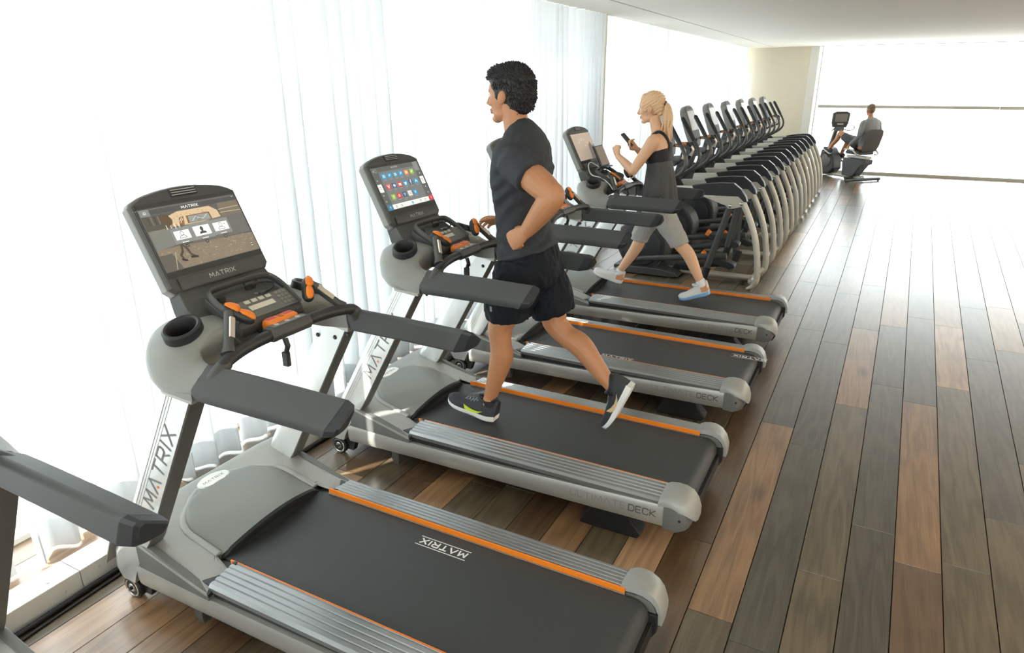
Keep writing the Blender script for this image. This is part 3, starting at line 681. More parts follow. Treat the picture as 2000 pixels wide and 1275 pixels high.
    # the two upright grips
    for s in (-1, 1):
        b = Vector((-2.005, s * .305, 1.286)); t = Vector((-2.085, s * .212, 1.405)); d = (t - b)
        g = obj('grip', MB().tube([b, b + d * .18, b + d * .5, t], [.030, .022, .021, .020], 12, flat=((1, 0, 0), 1, .8)), M_cons, T, angle=60)
        nrm = Vector((.75, -s * .25, .55)).normalized()
        obj('sensor_plate', MB().tube([b + d * .34 + nrm * .012, b + d * .82 + nrm * .012], .0205, 4, flat=(nrm + nrm.cross(d).normalized(), .72, .72)), M_sensor, g, bevel=.001)
        hp = [Vector((-2.100, s * .216, 1.432)), Vector((-2.068, s * .182, 1.402)), Vector((-2.034, s * .146, 1.368))]
        ax = (hp[2] - hp[0]).normalized(); fn = Vector((.62, -s * .1, .78)); fn = (fn - ax * fn.dot(ax)).normalized()
        obj('grip_head', MB().tube([hp[0] - fn * .004, hp[0] + ax * .02 - fn * .012, hp[1] - fn * .014, hp[2] - ax * .012 - fn * .012, hp[2] + ax * .006 - fn * .008], [.010, .024, .027, .025, .012], 12, flat=(fn, .9, .95), smooth=3), M_black, g, angle=60)
        obj('speed_toggle', MB().tube([hp[0] + fn * .004, hp[0] + ax * .018 + fn * .010, hp[0] + ax * .045 + fn * .012, hp[1] + fn * .004, hp[2] - ax * .03 + fn * .010, hp[2] - ax * .006 + fn * .006, hp[2] + ax * .004], [.006, .015, .018, .012, .0165, .015, .006], 12, flat=(fn, .5, 1), smooth=3), M_orange, g, angle=60)

def rr3(a, b, r, z): return [(-2.057 + x, y, z) for x, y in rrect(a, b, r, 3)]

def head_parts(T):
    """screen housing in its own plane: u along y, v up the face, w out of it"""
    A = Vector((-2.370, 0, 1.490)); B = Vector((-2.512, 0, 1.775)); V = (B - A).normalized(); W = Vector((V.z, 0, -V.x)); L = (B - A).length
    P = lambda u, v, w=0: A + V * v + W * w + Vector((0, u, 0))
    hw = .243
    def outline(g, w):
        pts = [(-hw + .02 - g, -.052 - g), (hw - .02 + g, -.052 - g), (hw + g, -.03), (hw + g, L - .012)]
        n = 12
        arc = [(hw - .018 + g, L + .004 + g)]
        for k in range(1, n):
            u = (hw - .018) * (1 - 2 * k / n); arc.append((u, L + .004 + g + .040 * (1 - (u / hw) ** 2)))
        arc.append((-hw + .018 - g, L + .004 + g))
        pts += arc + [(-hw - g, L - .012), (-hw - g, -.03)]
        return [P(u, v, w) for u, v in pts]
    hs = obj('screen_housing', MB().loft([outline(-.05, -.075), outline(-.004, -.062), outline(0, -.05), outline(0, -.008), outline(-.006, 0)]), M_cons, T, angle=32)
    obj('housing_back', MB().loft([outline(.001, -.058), outline(.004, -.052), outline(.004, -.022), outline(.001, -.018)]), mat('housing_grey', srgb(128, 128, 124), .5), hs, angle=30)
    fr = [(-.232, .008), (.232, .008), (.232, L - .012), (-.232, L - .012)]
    obj('screen_glass', MB().loft([[P(u, v, 0) for u, v in fr], [P(u * .996, v, .0022) for u, v in fr]]), M_screen, hs, flatshade=True)
    obj('chin', MB().loft([[P(u, v, w) for u in (-.2, .2)] for v, w in ((-.05, .002), (-.045, .006), (-.005, .006), (0, .002))] ,cap=False), M_cons, hs)
    vent = obj('air_vent', MB().loft([[P(u * k, L + .016 + v * k, w) for u, v in ((-.062, -.016), (.062, -.016), (.062, .018), (-.062, .018))] for k, w in ((1, -.004), (1, .002), (.94, .004))]), M_black, T, flatshade=True)
    for v in (-.009, .001, .011): obj('vent_slat', MB().box(P(0, L + .016 + v, .0055), (.0022, .112, .0022), Matrix.Rotation(.46, 3, 'Y')), M_text_si, vent, flatshade=True)
    mb = MB(); W_ = word(MB(), 'MATRIX', .017, lambda u, v: (0, 0, 0), .15, .36)
    word(mb, 'MATRIX', .017, lambda u, v: P(u - W_ / 2, -.030 + v, .0072), .16, .36, dot=0); obj('chin_lettering', mb, M_text_si, hs, flatshade=True)
    obj('neck', MB().loft([[(x, y, z) for x, z in ((-2.46, 1.56), (-2.40, 1.50), (-2.372, 1.462), (-2.385, 1.41), (-2.43, 1.44))] for y in (-.205, .205)]), M_cons, T, bevel=.008)
    return P, L, hs

def make_treadmill():
    T = thing('treadmill', '', 'treadmill')
    deck_parts(T); hood_parts(T); upright_parts(T); top_parts(T); P, L, hs = head_parts(T)
    return T, P, L
tread0, SP, SL = make_treadmill()

# what each screen shows (flat print on the lit screen)
def scr(name, col, e=.55):
    return mat(name, col, .35, emit=e)
class Pic:
    def __init__(s): s.mb = MB(); s.m = []
    def idx(s, col, e):
        key = 'lit_%d_%d_%d_%d' % (*col, int(e * 100)); m = scr(key, srgb(*col), e)
        if m not in s.m: s.m.append(m)
        return s.m.index(m)
    def poly(s, pts, col, w=0, e=.45):
        V = [SP(u, v, .0026 + w * .0003) for u, v in pts]; s.mb.add(V, [list(range(len(V)))], s.idx(col, e))
    def rect(s, u, v, a, b, col, w=0, e=.45): s.poly([(u - a / 2, v - b / 2), (u + a / 2, v - b / 2), (u + a / 2, v + b / 2), (u - a / 2, v + b / 2)], col, w, e)
    def line(s, lines, wd, col, w=0, e=.45): strokes(s.mb, lines, lambda u, v: SP(u, v, .0026 + w * .0003), wd, s.idx(col, e))
    def text(s, t, u, v, h, col, w=0, wd=.16, e=.45):
        W = word(MB(), t, h, lambda a, b: (0, 0, 0), wd, .36); word(s.mb, t, h, lambda a, b: SP(u - W / 2 + a, v + b, .0026 + w * .0003), wd, .36, s.idx(col, e))
    def done(s, T, name='screen_picture'): 
        o = obj(name, s.mb, s.m, T, flatshade=True); return o
OFF[0] = Vector((1.6, 0, 0))
PLACE = {0: (.3995, 0), 1: (1.824, .0488), 2: (3.2434, .0141), 3: (4.6755, .0128), 4: (6.0955, 0)}
tread0.location = (PLACE[1][1] - 1.6, PLACE[1][0], 0)
LBL = {0: 'grey treadmill at the lower left, of which only one dark handrail shows',
       1: 'grey treadmill nearest the viewer, its lit screen showing a cobbled street and three log-in tiles',
       2: 'grey treadmill on which the dark-haired man runs, its lit screen full of app tiles',
       3: 'empty grey treadmill whose console is mostly hidden behind the running man',
       4: 'grey treadmill on which the blonde woman walks, a tablet propped on its console'}
tread0['label'] = LBL[1]; tread0['group'] = 'row of treadmills at the window'
treads = {1: tread0}
for i in (0, 2, 3, 4):
    treads[i] = dup(tread0, (PLACE[i][1] - 1.6, PLACE[i][0], 0), LBL[i])
    for c in treads[i].children:                        # the belt print stands elsewhere on each belt
        if c.name.startswith('belt_lettering'):
            if i == 3: c.location = (.85, .0, 0)
            elif i != 1: c.location = (.3, -.4, -.02)
def belt_print_near(T):
    mb = MB(); W = word(MB(), 'MATRIX', .030, lambda u, v: (0, 0, 0), .17, .42)
    word(mb, 'MATRIX', .030, lambda u, v: (-1.365 - W + u, -.252 + v, .2897), .17, .42)
    for yy in (-.262, -.212): mb.quad((-1.36, yy - .002, .2897), (-1.36, yy + .002, .2897), (-1.375 - W, yy + .002, .2897), (-1.375 - W, yy - .002, .2897))
    obj('belt_lettering', mb, M_text_wh, T, flatshade=True)
belt_print_near(treads[3])
# --- street picture
p = Pic(); L = SL
p.rect(0, .161, .455, .258, (84, 84, 82))
p.poly([(-.222, .2), (-.11, .204), (-.128, .13), (-.222, .12)], (112, 114, 110), 1)
p.poly([(-.222, .258), (-.118, .258), (-.118, .2), (-.222, .2)], (78, 76, 70), 1)
p.poly([(.124, .262), (.228, .274), (.228, .205), (.12, .206)], (110, 102, 88), 1)
p.poly([(.118, .206), (.228, .205), (.228, .118), (-.06, .118), (-.06, .2)], (98, 98, 95), 1)
p.line([[(.12, .236), (.222, .238)], [(.122, .222), (.226, .219)]], .0022, (190, 180, 160), 2)
p.poly([(-.224, .122), (-.12, .124), (.23, .112), (.23, .034), (-.224, .034)], (122, 112, 98), 1)
r_ = random.Random(3)
for i in range(150):                                    # cobbles
    v = .038 + .078 * r_.random() ** .8; u = r_.uniform(-.215, .225); s = .010 - .05 * (v - .03) * 1.2
    c = r_.choice([(152, 142, 124), (138, 128, 112), (96, 88, 78), (170, 160, 142)]); p.rect(u, v, max(.004, s), .0018, c, 2)
p.poly([(-.224, .1), (-.17, .1), (-.15, .034), (-.224, .034)], (88, 84, 78), 3)
p.line([[(-.155, .1), (-.178, .036)]], .0025, (178, 168, 150), 4)
p.poly([(-.113, .247), (-.069, .259), (.082, .258), (.112, .235), (.116, .206), (.023, .2), (-.056, .2), (-.118, .201)], (192, 170, 140), 2)
for i in range(60): p.rect(r_.uniform(-.1, .1), r_.uniform(.205, .252), .006, .002, r_.choice([(170, 148, 120), (206, 188, 160), (150, 130, 106)]), 3)
p.poly([(-.04, .235), (.07, .235), (.073, .203), (-.044, .203)], (120, 92, 66), 4); p.poly([(-.032, .231), (.063, .231), (.066, .205), (-.036, .205)], (134, 140, 138), 5)
p.line([[(-.02, .21), (.0, .225), (.03, .212), (.055, .226)]], .002, (200, 204, 200), 6); p.line([[(.01 + .012 * math.cos(a), .217 + .008 * math.sin(a)) for a in [k * PI / 6 for k in range(13)]]], .002, (90, 96, 94), 6)
p.poly([(-.073, .233), (-.051, .236), (-.061, .201), (-.083, .2)], (132, 92, 60), 4); p.line([[(-.075, .21), (-.058, .226)], [(-.075, .218), (-.06, .232)]], .002, (232, 226, 214), 5)
p.poly([(-.145, .256), (-.115, .251), (-.104, .23), (-.109, .214), (-.128, .206), (-.153, .226)], (88, 72, 54), 5)
for k in range(9): p.rect(-.15 + .009 * k, .203, .003, .012 + .006 * (k % 3), (214, 204, 186) if k % 2 else (92, 84, 72), 6)
for k in range(6): p.rect(-.2 + .014 * k, .238, .006, .034, (108, 104, 94) if k % 2 else (66, 62, 56), 3)
p.rect(0, .277, .455, .026, (72, 73, 74), 4); p.rect(-.02, .2845, .455, .001, (150, 150, 148), 5)
p.text('MATRIX', -.003, .2665, .0105, (240, 240, 238), 7, .2)
p.rect(-.203, .271, .042, .026, (118, 122, 124), 6); p.line([[(-.208, .268), (-.208, .273), (-.203, .277), (-.198, .273), (-.198, .268), (-.208, .268)]], .0016, (232, 234, 234), 7)
p.line([[(.207, .282), (.212, .279), (.217, .282)]], .0015, (220, 220, 220), 7)
def bust(u, v, k, col, w, fill):
    head = [(u + .0072 * k * math.cos(a), v + .007 * k + .0095 * k * math.sin(a)) for a in [x * PI / 8 for x in range(17)]]
    sh = [(u - .016 * k, v - .013 * k), (u - .014 * k, v - .006 * k), (u - .004 * k, v - .002 * k), (u + .004 * k, v - .002 * k), (u + .014 * k, v - .006 * k), (u + .016 * k, v - .013 * k), (u - .016 * k, v - .013 * k)]
    if fill: p.poly(head[:-1], col, w); p.poly(sh[:-1], col, w + 1)
    else: p.line([head, sh], .0024, (96, 98, 98), w)
for (u, v, a, b, k, fl) in ((-.0915, .163, .068, .036, .95, 0), (.0012, .1645, .076, .041, 1.05, 1), (.094, .165, .07, .036, .95, 0)):
    p.rect(u, v, a + .02, b + .03, (126, 128, 128), 5); p.rect(u, v, a, b, (238, 240, 238), 7); bust(u, v, k, (70, 72, 72), 8, fl)
    p.rect(u, v - b / 2 - .012, .03, .0035, (214, 214, 212), 7); p.rect(u, v - b / 2 - .0275, .015, .012, (62, 62, 60), 7); p.line([[(u - .003, v - b / 2 - .026), (u, v - b / 2 - .029), (u + .003, v - b / 2 - .026)]], .0012, (200, 200, 200), 8)
p.rect(.114, .172, .007, .002, (70, 72, 72), 8); p.rect(.114, .172, .002, .007, (70, 72, 72), 8)
p.line([[(-.118, .124), (-.124, .098), (-.137, .086), (-.132, .064)]], .009, (76, 68, 60), 7); p.line([[(-.112, .124), (-.098, .1), (-.094, .082), (-.078, .068)]], .009, (76, 68, 60), 7)
p.line([[(-.14, .068), (-.122, .06)], [(-.098, .07), (-.07, .066)]], .008, (52, 48, 44), 8)
p.rect(.2, .061, .012, .020, (92, 88, 80), 6); p.line([[(.196, .056), (.204, .056)], [(.196, .066), (.204, .066)]], .003, (206, 200, 190), 7)
p.done(treads[1])
# --- app grid
p = Pic(); G = (236, 238, 236)
p.rect(0, .164, .45, .254, (92, 94, 93)); p.rect(0, .164, .34, .2, (118, 120, 121), 1)
p.text('MATRIX', -.012, .2745, .008, (200, 200, 196), 4, .2)
BL, TE, OR, GR, RE, NV = (42, 150, 200), (52, 152, 176), (232, 128, 48), (150, 186, 66), (206, 58, 66), (70, 92, 132)
rows = [(.235, -.137, .0535, [BL, BL, TE, BL, OR, GR]), (.173, -.134, .0535, [RE, NV, RE, BL, NV, BL]), (.110, -.129, .0527, [GR, RE, NV, G, BL])]
for ri, (v, u0, du, cs) in enumerate(rows):
    for ci, c in enumerate(cs):
        u = u0 + du * ci; p.rect(u, v, .036, .031, c, 3); W = G if c != G else (120, 110, 90)
        p.rect(u, v - .0225, .026, .0022, (170, 172, 172), 3)
        if (ri, ci) == (1, 0): p.text('V', u, v - .009, .019, W, 5, .28)
        elif (ri, ci) == (1, 1): p.poly([(u - .012, v - .004), (u - .008, v + .003), (u, v + .009), (u + .008, v + .003), (u + .012, v - .004)], W, 5); p.rect(u, v - .008, .004, .008, W, 5)
        elif (ri, ci) == (1, 2): p.rect(u, v, .022, .016, W, 5); p.poly([(u - .003, v - .004), (u + .005, v), (u - .003, v + .004)], RE, 6)
        elif (ri, ci) == (1, 3): p.poly([(u - .011, v + .008), (u - .003, v + .002), (u + .003, v + .009), (u + .008, v + .007), (u + .012, v + .004), (u + .006, v - .008), (u - .004, v - .010), (u - .011, v - .006), (u - .004, v - .004), (u - .010, v)], W, 5)
        elif (ri, ci) == (1, 4): p.text('F', u, v - .011, .024, W, 5, .2)
        elif ri == 1: p.line([[(u - .010, v - .007), (u, v + .009), (u + .010, v - .007)], [(u - .009, v), (u + .010, v + .001)]], .0028, W, 5)
        elif ri == 0: p.line([[(u - .009, v - .007), (u - .003, v + .006), (u + .002, v - .004), (u + .008, v + .008)]] if ci % 2 else [[(u - .008, v + .006), (u + .008, v + .006), (u + .008, v - .006), (u - .008, v - .006), (u - .008, v + .006)], [(u - .004, v), (u + .004, v)]], .0028, W, 5)
        else: p.line([[(u - .007, v + .006), (u + .007, v + .006), (u, v - .008), (u - .007, v + .006)]] if ci % 2 == 0 else [[(u - .009, v), (u + .009, v)], [(u - .007, v - .006), (u + .007, v - .006)], [(u - .006, v + .006), (u + .006, v + .006)]], .0026, W, 5)
p.rect(.006, .0535, .355, .027, G, 3)
for i, u in enumerate((-.14, -.09, .015, .095, .145)): p.line([[(u - .008, .056), (u + .008, .056)], [(u - .005, .048), (u + .005, .048)]], .004 if i != 2 else .008, (110, 116, 118) if i != 2 else (96, 178, 216), 5)
p.rect(.208, .057, .042, .03, (204, 52, 66), 4); p.line([[(.212, .064), (.205, .057), (.212, .05)]], .003, G, 6)
p.rect(-.196, .054, .04, .033, (60, 132, 164), 4); p.line([[(-.2, .058), (-.192, .058), (-.196, .049)]], .003, G, 6)
for u, v in ((-.206, .17), (.2, .172)): p.rect(u, v, .036, .047, G, 4); p.line([[(u - .008, v + .006), (u + .006, v + .006)], [(u - .006, v - .003), (u + .008, v - .003)]], .004, (120, 126, 128), 5)
p.rect(.19, .262, .046, .055, (134, 136, 136), 4)
for u in (-.208, .2):
    for v, d in ((.215, 1), (.128, 1), (.092, -1)): p.line([[(u - .004, v - .003 * d), (u, v + .004 * d), (u + .004, v - .003 * d)]], .0024, (220, 222, 222), 5)
p.rect(-.188, .272, .016, .02, (170, 172, 170), 4); p.rect(-.188, .272, .011, .015, (80, 82, 82), 5); p.line([[(-.212, .27), (-.206, .276), (-.206, .264)]], .003, (220, 222, 222), 5)
p.done(treads[2])
# --- pale idle pictures and a painted glare
for i in (3, 0): p = Pic(); p.rect(0, .16, .45, .255, (150, 138, 124)); p.text('MATRIX', 0, .2685, .008, (225, 222, 214), 3, .2); p.done(treads[i])
p = Pic(); p.rect(.002, .16, .448, .256, (176, 160, 146)); p.poly([(.10, .17), (.15, .2), (.19, .15), (.222, .17), (.222, .034), (.08, .034)], (112, 102, 94), 1)  # tan reflection on this screen put into the picture colours
for a in ((-.09, .225), (-.03, .232), (.02, .222), (-.11, .20), (-.05, .215)): p.line([[a, (a[0] + .03, a[1] + .006)]], .004, (222, 212, 200), 2)
p.line([[(.06, .2), (.12, .18)], [(.02, .17), (.05, .16)]], .006, (206, 196, 182), 2); p.done(treads[4])
OFF[0] = Vector((0, 0, 0))
# ------------------------------------------------------------------ cross trainer (built once, copied down the row)
M_esil = mat('trainer_silver_paint', srgb(186, 183, 172), .4, .3)
M_ebeam = mat('trainer_pale_beam', srgb(205, 205, 198), .42, .15)
M_egrey = mat('trainer_dark_grey_plastic', srgb(60, 62, 62), .45)
M_eblk = mat('trainer_black_cover', srgb(33, 36, 39), .45)
M_etube = mat('trainer_graphite_tube', srgb(80, 80, 77), .35, .4)
M_ocap = mat('tan_orange_cap', srgb(196, 132, 84), .5)
M_hous = mat('trainer_console_grey', srgb(116, 116, 111), .4, .2)
OFF[0] = Vector((1.7, 0, 0))
def make_trainer():
    T = thing('cross_trainer', '', 'cross trainer')
    # floor frame
    obj('base_beam', MB().tube([(-2.62, 0, .07), (-2.1, 0, .06), (-1.05, 0, .06)], .036, 12), M_esil, T, angle=50)
    obj('front_crossbar', MB().tube([(-2.58, -.30, .05), (-2.58, .30, .05)], .034, 12), M_esil, T, angle=50)
    obj('base_plate', MB().prism([(-2.66, .012), (-1.98, .012), (-1.86, .03), (-1.9, .07), (-2.1, .10), (-2.66, .10)], -.24, .24), M_egrey, T, bevel=.01)
    obj('rear_crossbar', MB().tube([(-.985, -.315, .11), (-1.04, -.24, .07), (-1.06, -.12, .06), (-1.06, .12, .06), (-1.04, .24, .07), (-.985, .315, .11)], .027, 12, smooth=3), M_esil, T, angle=50)
    for s in (-1, 1): obj('levelling_foot', MB().cyl((-1.14, s * .12, 0), (-1.14, s * .12, .04), .014, 10).cyl((-1.14, s * .12, 0), (-1.14, s * .12, .008), .026, 14), M_eblk, T, angle=40)
    # flywheel housing
    for s in (-1, 1):
        obj('flywheel_disc', MB().lathe([(.001, .03), (.20, .034), (.225, .028), (.235, .012), (.272, .01), (.276, -.02)], (-2.34, 0, .34), 'y', 40).map(lambda p: (p.x, s * (p.y + .17), p.z)), M_eblk, T, angle=35)
        obj('disc_hub', MB().lathe([(.001, .05), (.05, .05), (.06, .04), (.06, .02)], (-2.34, 0, .34), 'y', 24).map(lambda p: (p.x, s * (p.y + .17), p.z)), M_etube, T, angle=35)
    pts = [(-2.34 + (.315) * math.cos(a), .34 + .315 * math.sin(a)) for a in [math.radians(-78 + 16 * k) for k in range(13)]]
    obj('housing_shroud', MB().prism([(-2.52, .04), (-2.16, .04)] + pts[2:] + [(-2.62, .55), (-2.66, .3)], -.168, .168), M_egrey, T, bevel=.02, seg=3)
    obj('tower', MB().loft([[(x + dx, y, z) for dx, y in ((-.09, -.07), (.09, -.07), (.1, 0), (.09, .07), (-.09, .07), (-.1, 0))] for x, z in ((-2.42, .55), (-2.34, .85), (-2.25, 1.15), (-2.18, 1.42))]), M_egrey, T, bevel=.015)
    # console
    A = Vector((-2.105, 0, 1.485)); B = Vector((-2.255, 0, 1.885)); V = (B - A).normalized(); W = Vector((V.z, 0, -V.x)); L = (B - A).length
    P = lambda u, v, w=0: A + V * v + W * w + Vector((0, u, 0))
    def outl(g, w):
        q = [(-.19 - g, 0 - g), (.19 + g, 0 - g), (.205 + g, .12), (.20 + g, L - .05), (.15, L + g), (.07, L + .028 + g), (-.07, L + .028 + g), (-.15, L + g), (-.20 - g, L - .05), (-.205 - g, .12)]
        return [P(u, v, w) for u, v in q]
    hs = obj('console', MB().loft([outl(-.05, -.10), outl(-.006, -.085), outl(0, -.07), outl(0, -.008), outl(-.006, 0)]), M_hous, T, angle=30)
    obj('console_face', MB().loft([outl(-.012, -.001), outl(-.014, .002)]), M_cons, hs, flatshade=True)
    obj('screen', MB().loft([[P(u, v, w) for u, v in ((-.165, .13), (.165, .13), (.165, L - .045), (-.165, L - .045))] for w in (.001, .0035)]), mat('idle_screen', srgb(150, 138, 122), .3, coat=.15), hs, flatshade=True)
    obj('console_vent', MB().box(P(0, L - .01, .003), (.018, .09, .004), Matrix.Rotation(-.36, 3, 'Y')), M_blk2, hs, flatshade=True)
    obj('console_neck', MB().loft([[(x, y, z) for x, z in ((-2.22, 1.42), (-2.09, 1.40), (-2.09, 1.50), (-2.20, 1.54))] for y in (-.11, .11)]), M_eblk, T, bevel=.01)
    obj('console_tray', MB().loft([[(x, y, z) for x, z in ((-2.25, 1.30), (-2.25, 1.36), (-2.05, 1.38), (-1.98, 1.35), (-2.0, 1.30))] for y in (-.235, .235)]), M_egrey, T, bevel=.012)
    for s in (-1, 1):
        # fixed grip with pulse plate
        g = obj('fixed_grip', MB().tube([(-2.02, s * .20, 1.33), (-1.955, s * .20, 1.36), (-1.925, s * .19, 1.45), (-1.96, s * .16, 1.52), (-2.05, s * .10, 1.52)], .019, 10, smooth=4), M_eblk, T, angle=60)
        obj('pulse_plate', MB().tube([(-1.935, s * .196, 1.385), (-1.915, s * .192, 1.45), (-1.935, s * .18, 1.49)], .021, 10, smooth=3), M_sensor, g, angle=60)
        obj('grip_cap', MB().tube([(-1.985, s * .142, 1.522), (-2.035, s * .108, 1.523)], .0205, 10), M_ocap, g, angle=50)
        # swinging handle
        y = s * .315
        h = obj('swing_handle', MB().tube([(-2.206, y, 1.062), (-2.06, y, 1.14), (-1.93, y, 1.225), (-1.865, y, 1.31), (-1.86, y, 1.40), (-1.90, y, 1.49), (-1.96, y, 1.585)], .0205, 12, smooth=4), M_etube, T, angle=60)
        obj('foam_grip', MB().tube([(-1.935, y, 1.545), (-1.96, y, 1.585), (-2.085, y, 1.785), (-2.10, y, 1.805)], [.022, .026, .026, .012], 12), M_eblk, h, angle=40)
        obj('pivot_hub', MB().cyl((-2.215, y - s * .10, 1.06), (-2.215, y + s * .035, 1.06), .045, 20), M_etube, T, bevel=.006)
        # side arm: shroud, pale beam, dark cover, end plate
        y0, y1 = s * .265, s * .345
        obj('pivot_shroud', MB().prism([(-2.25, .98), (-2.02, .985), (-2.0, 1.03), (-2.045, 1.10), (-2.20, 1.17), (-2.27, 1.12)], y0, s * .30), M_egrey, T, bevel=.01)
        obj('shroud_strut', MB().prism([(-2.42, .56), (-2.30, .56), (-2.09, .99), (-2.2, .99)], s * .12, s * .29), M_egrey, T, bevel=.01)
        obj('side_beam', MB().prism([(-2.06, 1.012), (-2.045, 1.095), (-1.5, 1.125), (-1.5, 1.0), (-1.75, 1.0), (-1.9, .985)], y0 + s * .006, y1 - s * .006), M_ebeam, T, bevel=.012)
        obj('arm_cover', MB().prism([(-1.765, 1.118), (-1.62, 1.146), (-1.46, 1.164), (-1.318, 1.168), (-1.238, 1.108), (-1.178, 1.03), (-1.160, .975), (-1.20, .98), (-1.258, 1.032), (-1.50, 1.026), (-1.70, 1.022)], y0 - s * .006, y1 + s * .004), M_eblk, T, bevel=.008, seg=3)
        obj('cover_glint', MB().prism([(-1.315, 1.172), (-1.233, 1.112), (-1.237, 1.107), (-1.319, 1.166)], *((y0 - s * .004, y0 + s * .018) if s > 0 else (y1 + s * .003, y1 - s * .02))), M_chrome, T, flatshade=True)  # bright strip stands in for the white reflection on the cover's chamfer
        obj('end_plate', MB().prism([(-1.62, 1.0), (-1.50, 1.034), (-1.262, 1.036), (-1.205, 1.0), (-1.178, .955), (-1.20, .925), (-1.30, .895), (-1.355, .893), (-1.38, .92)], s * .29, s * .338), M_esil, T, bevel=.006)
        for bx, bz in ((-1.335, .925), (-1.221, .955)):
            obj('plate_bolt', MB().lathe([(.001, .014), (.012, .013), (.019, .006), (.021, 0)], (bx, 0, bz), 'y', 16).map(lambda p: (p.x, s * (p.y + .338), p.z)), M_chrome, T, angle=50)
        obj('rear_leg', MB().tube([(-1.205, s * .315, .965), (-1.155, s * .315, .87), (-1.09, s * .315, .73), (-1.03, s * .315, .555), (-.99, s * .315, .35), (-.972, s * .315, .17), (-.985, s * .315, .09), (-1.02, s * .315, .04), (-1.07, s * .315, .014)], [.034] * 6 + [.033, .026, .012], 12, smooth=4, flat=((1, 0, 0), 1.0, .85)), M_esil, T, angle=60)
        # links and pedals
        low = (-1.555, .10) if s < 0 else (-1.32, .20)
        obj('drop_link', MB().tube([(-1.335, s * .30, .925), (low[0], s * .285, low[1])], .036, 10, flat=((1, 0, 0), 1, .5)), M_egrey, T, angle=50)
        obj('link_sleeve', MB().tube([(low[0] + .03, s * .286, low[1] + .10), (low[0] - .004, s * .285, low[1] - .03)], .041, 10, flat=((1, 0, 0), 1, .6)), M_eblk, T, angle=50)
        a, b = ((-2.44, s * .20, .18), (-1.34, s * .20, .40 if s > 0 else .335))
        obj('pedal_arm', MB().tube([a, b], .036, 10, flat=((0, 0, 1), 1, .6)), M_egrey, T, angle=50)
        pz = .43 if s > 0 else .24; px = -1.42 if s > 0 else -1.40
        pd = obj('foot_plate', MB().loft([[(px + x, s * (.14 + y_), pz + z - .25 * x) for x, z in ((-.20, .0), (-.18, .04), (.13, .045), (.16, .03), (.16, .0), (.1, -.03), (-.17, -.03))] for y_ in (-.07, .07)]), M_eblk, T, bevel=.008)
        obj('toe_stop', MB().loft([[(px + x, s * (.14 + y_), pz + z - .25 * x) for x, z in ((-.245, .0), (-.22, .065), (-.185, .045), (-.185, .0))] for y_ in (-.05, .05)]), M_orange, pd, bevel=.006)
        obj('crank_arm', MB().tube([(-2.34, s * .21, .34), (-2.44, s * .215, .18)], .03, 10), M_etube, T, angle=50)
        obj('mid_link', MB().tube([(-1.288, s * .12, .90), (-1.36, s * .12, .42)], .03, 10, flat=((1, 0, 0), 1, .6)), M_egrey, T, angle=50)
    obj('arm_crosstie', MB().tube([(-1.30, -.3, .93), (-1.30, .3, .93)], .022, 10), M_etube, T, angle=50)
    obj('lift_column', MB().loft([[(x, y, z) for y in (-.05, .05)] + [(x + w_, y, z) for y in (.05, -.05)] for x, z, w_ in ((-2.0, .07, .30), (-1.95, .14, .24))]), M_eblk, T, bevel=.01)
    obj('inner_rail', MB().tube([(-1.92, 0, .12), (-1.40, 0, .19)], .05, 10, flat=((0, 0, 1), .7, 1)), M_eblk, T, angle=50)
    return T
tr0 = make_trainer()
ORD = ['first cross trainer, right beyond the walking woman, its console hidden by her', 'second cross trainer in the row, nearest of those whose console shows clear of the woman', 'third cross trainer in the row counted from the walking woman', 'fourth cross trainer, the middle one of the row of seven',
       'fifth cross trainer in the row counted from the walking woman', 'sixth cross trainer, last but one before the beige end wall', 'last cross trainer of the row, standing closest to the beige end wall']
PY = [7.965, 9.215, 10.465, 11.715, 12.965, 14.215, 15.5]
tr0['group'] = 'row of cross trainers'
tr0.location = (-1.7, PY[0], 0); tr0['label'] = ORD[0]
for i in range(1, 7): dup(tr0, (-1.7, PY[i], 0), ORD[i])
OFF[0] = Vector((0, 0, 0))

# ------------------------------------------------------------------ recumbent exercise bike
BK = ((-.22, 17.85, 0), math.radians(134))
b = thing('exercise_bike', 'grey recumbent exercise bike with a seated rider in front of the far window', 'exercise bike', BK[0], BK[1])
obj('base_beam', MB().tube([(0, 0, .07), (1.32, 0, .07)], .045, 10), M_esil, b, angle=50)
obj('rear_crossbar', MB().tube([(0, -.48, .045), (0, .48, .045)], .035, 10), M_egrey, b, angle=50)
for s in (-1, 1): obj('rubber_foot', MB().cyl((0, s * .45, 0), (0, s * .45, .05), .02, 10), M_eblk, b)
obj('middle_crossbar', MB().tube([(.28, -.26, .06), (.28, .26, .06)], .03, 10), M_egrey, b, angle=50)
obj('front_crossbar', MB().tube([(1.34, -.3, .045), (1.34, .3, .045)], .035, 10), M_egrey, b, angle=50)
obj('seat_pedestal', MB().prism([(.56, .09), (.22, .09), (.0, .36), (-.10, .40), (-.10, .50), (.58, .50), (.60, .40)], -.12, .12), M_egrey, b, bevel=.02)
obj('seat_slide', MB().box((.22, 0, .54), (.62, .16, .06)), M_esil, b, bevel=.01)
obj('seat_cushion', MB().loft([[(x, y, z) for x, z in ((.0, .60), (.0, .68), (.1, .70), (.40, .70), (.46, .66), (.44, .60))] for y in (-.2, .2)]), M_eblk, b, bevel=.025, seg=3)
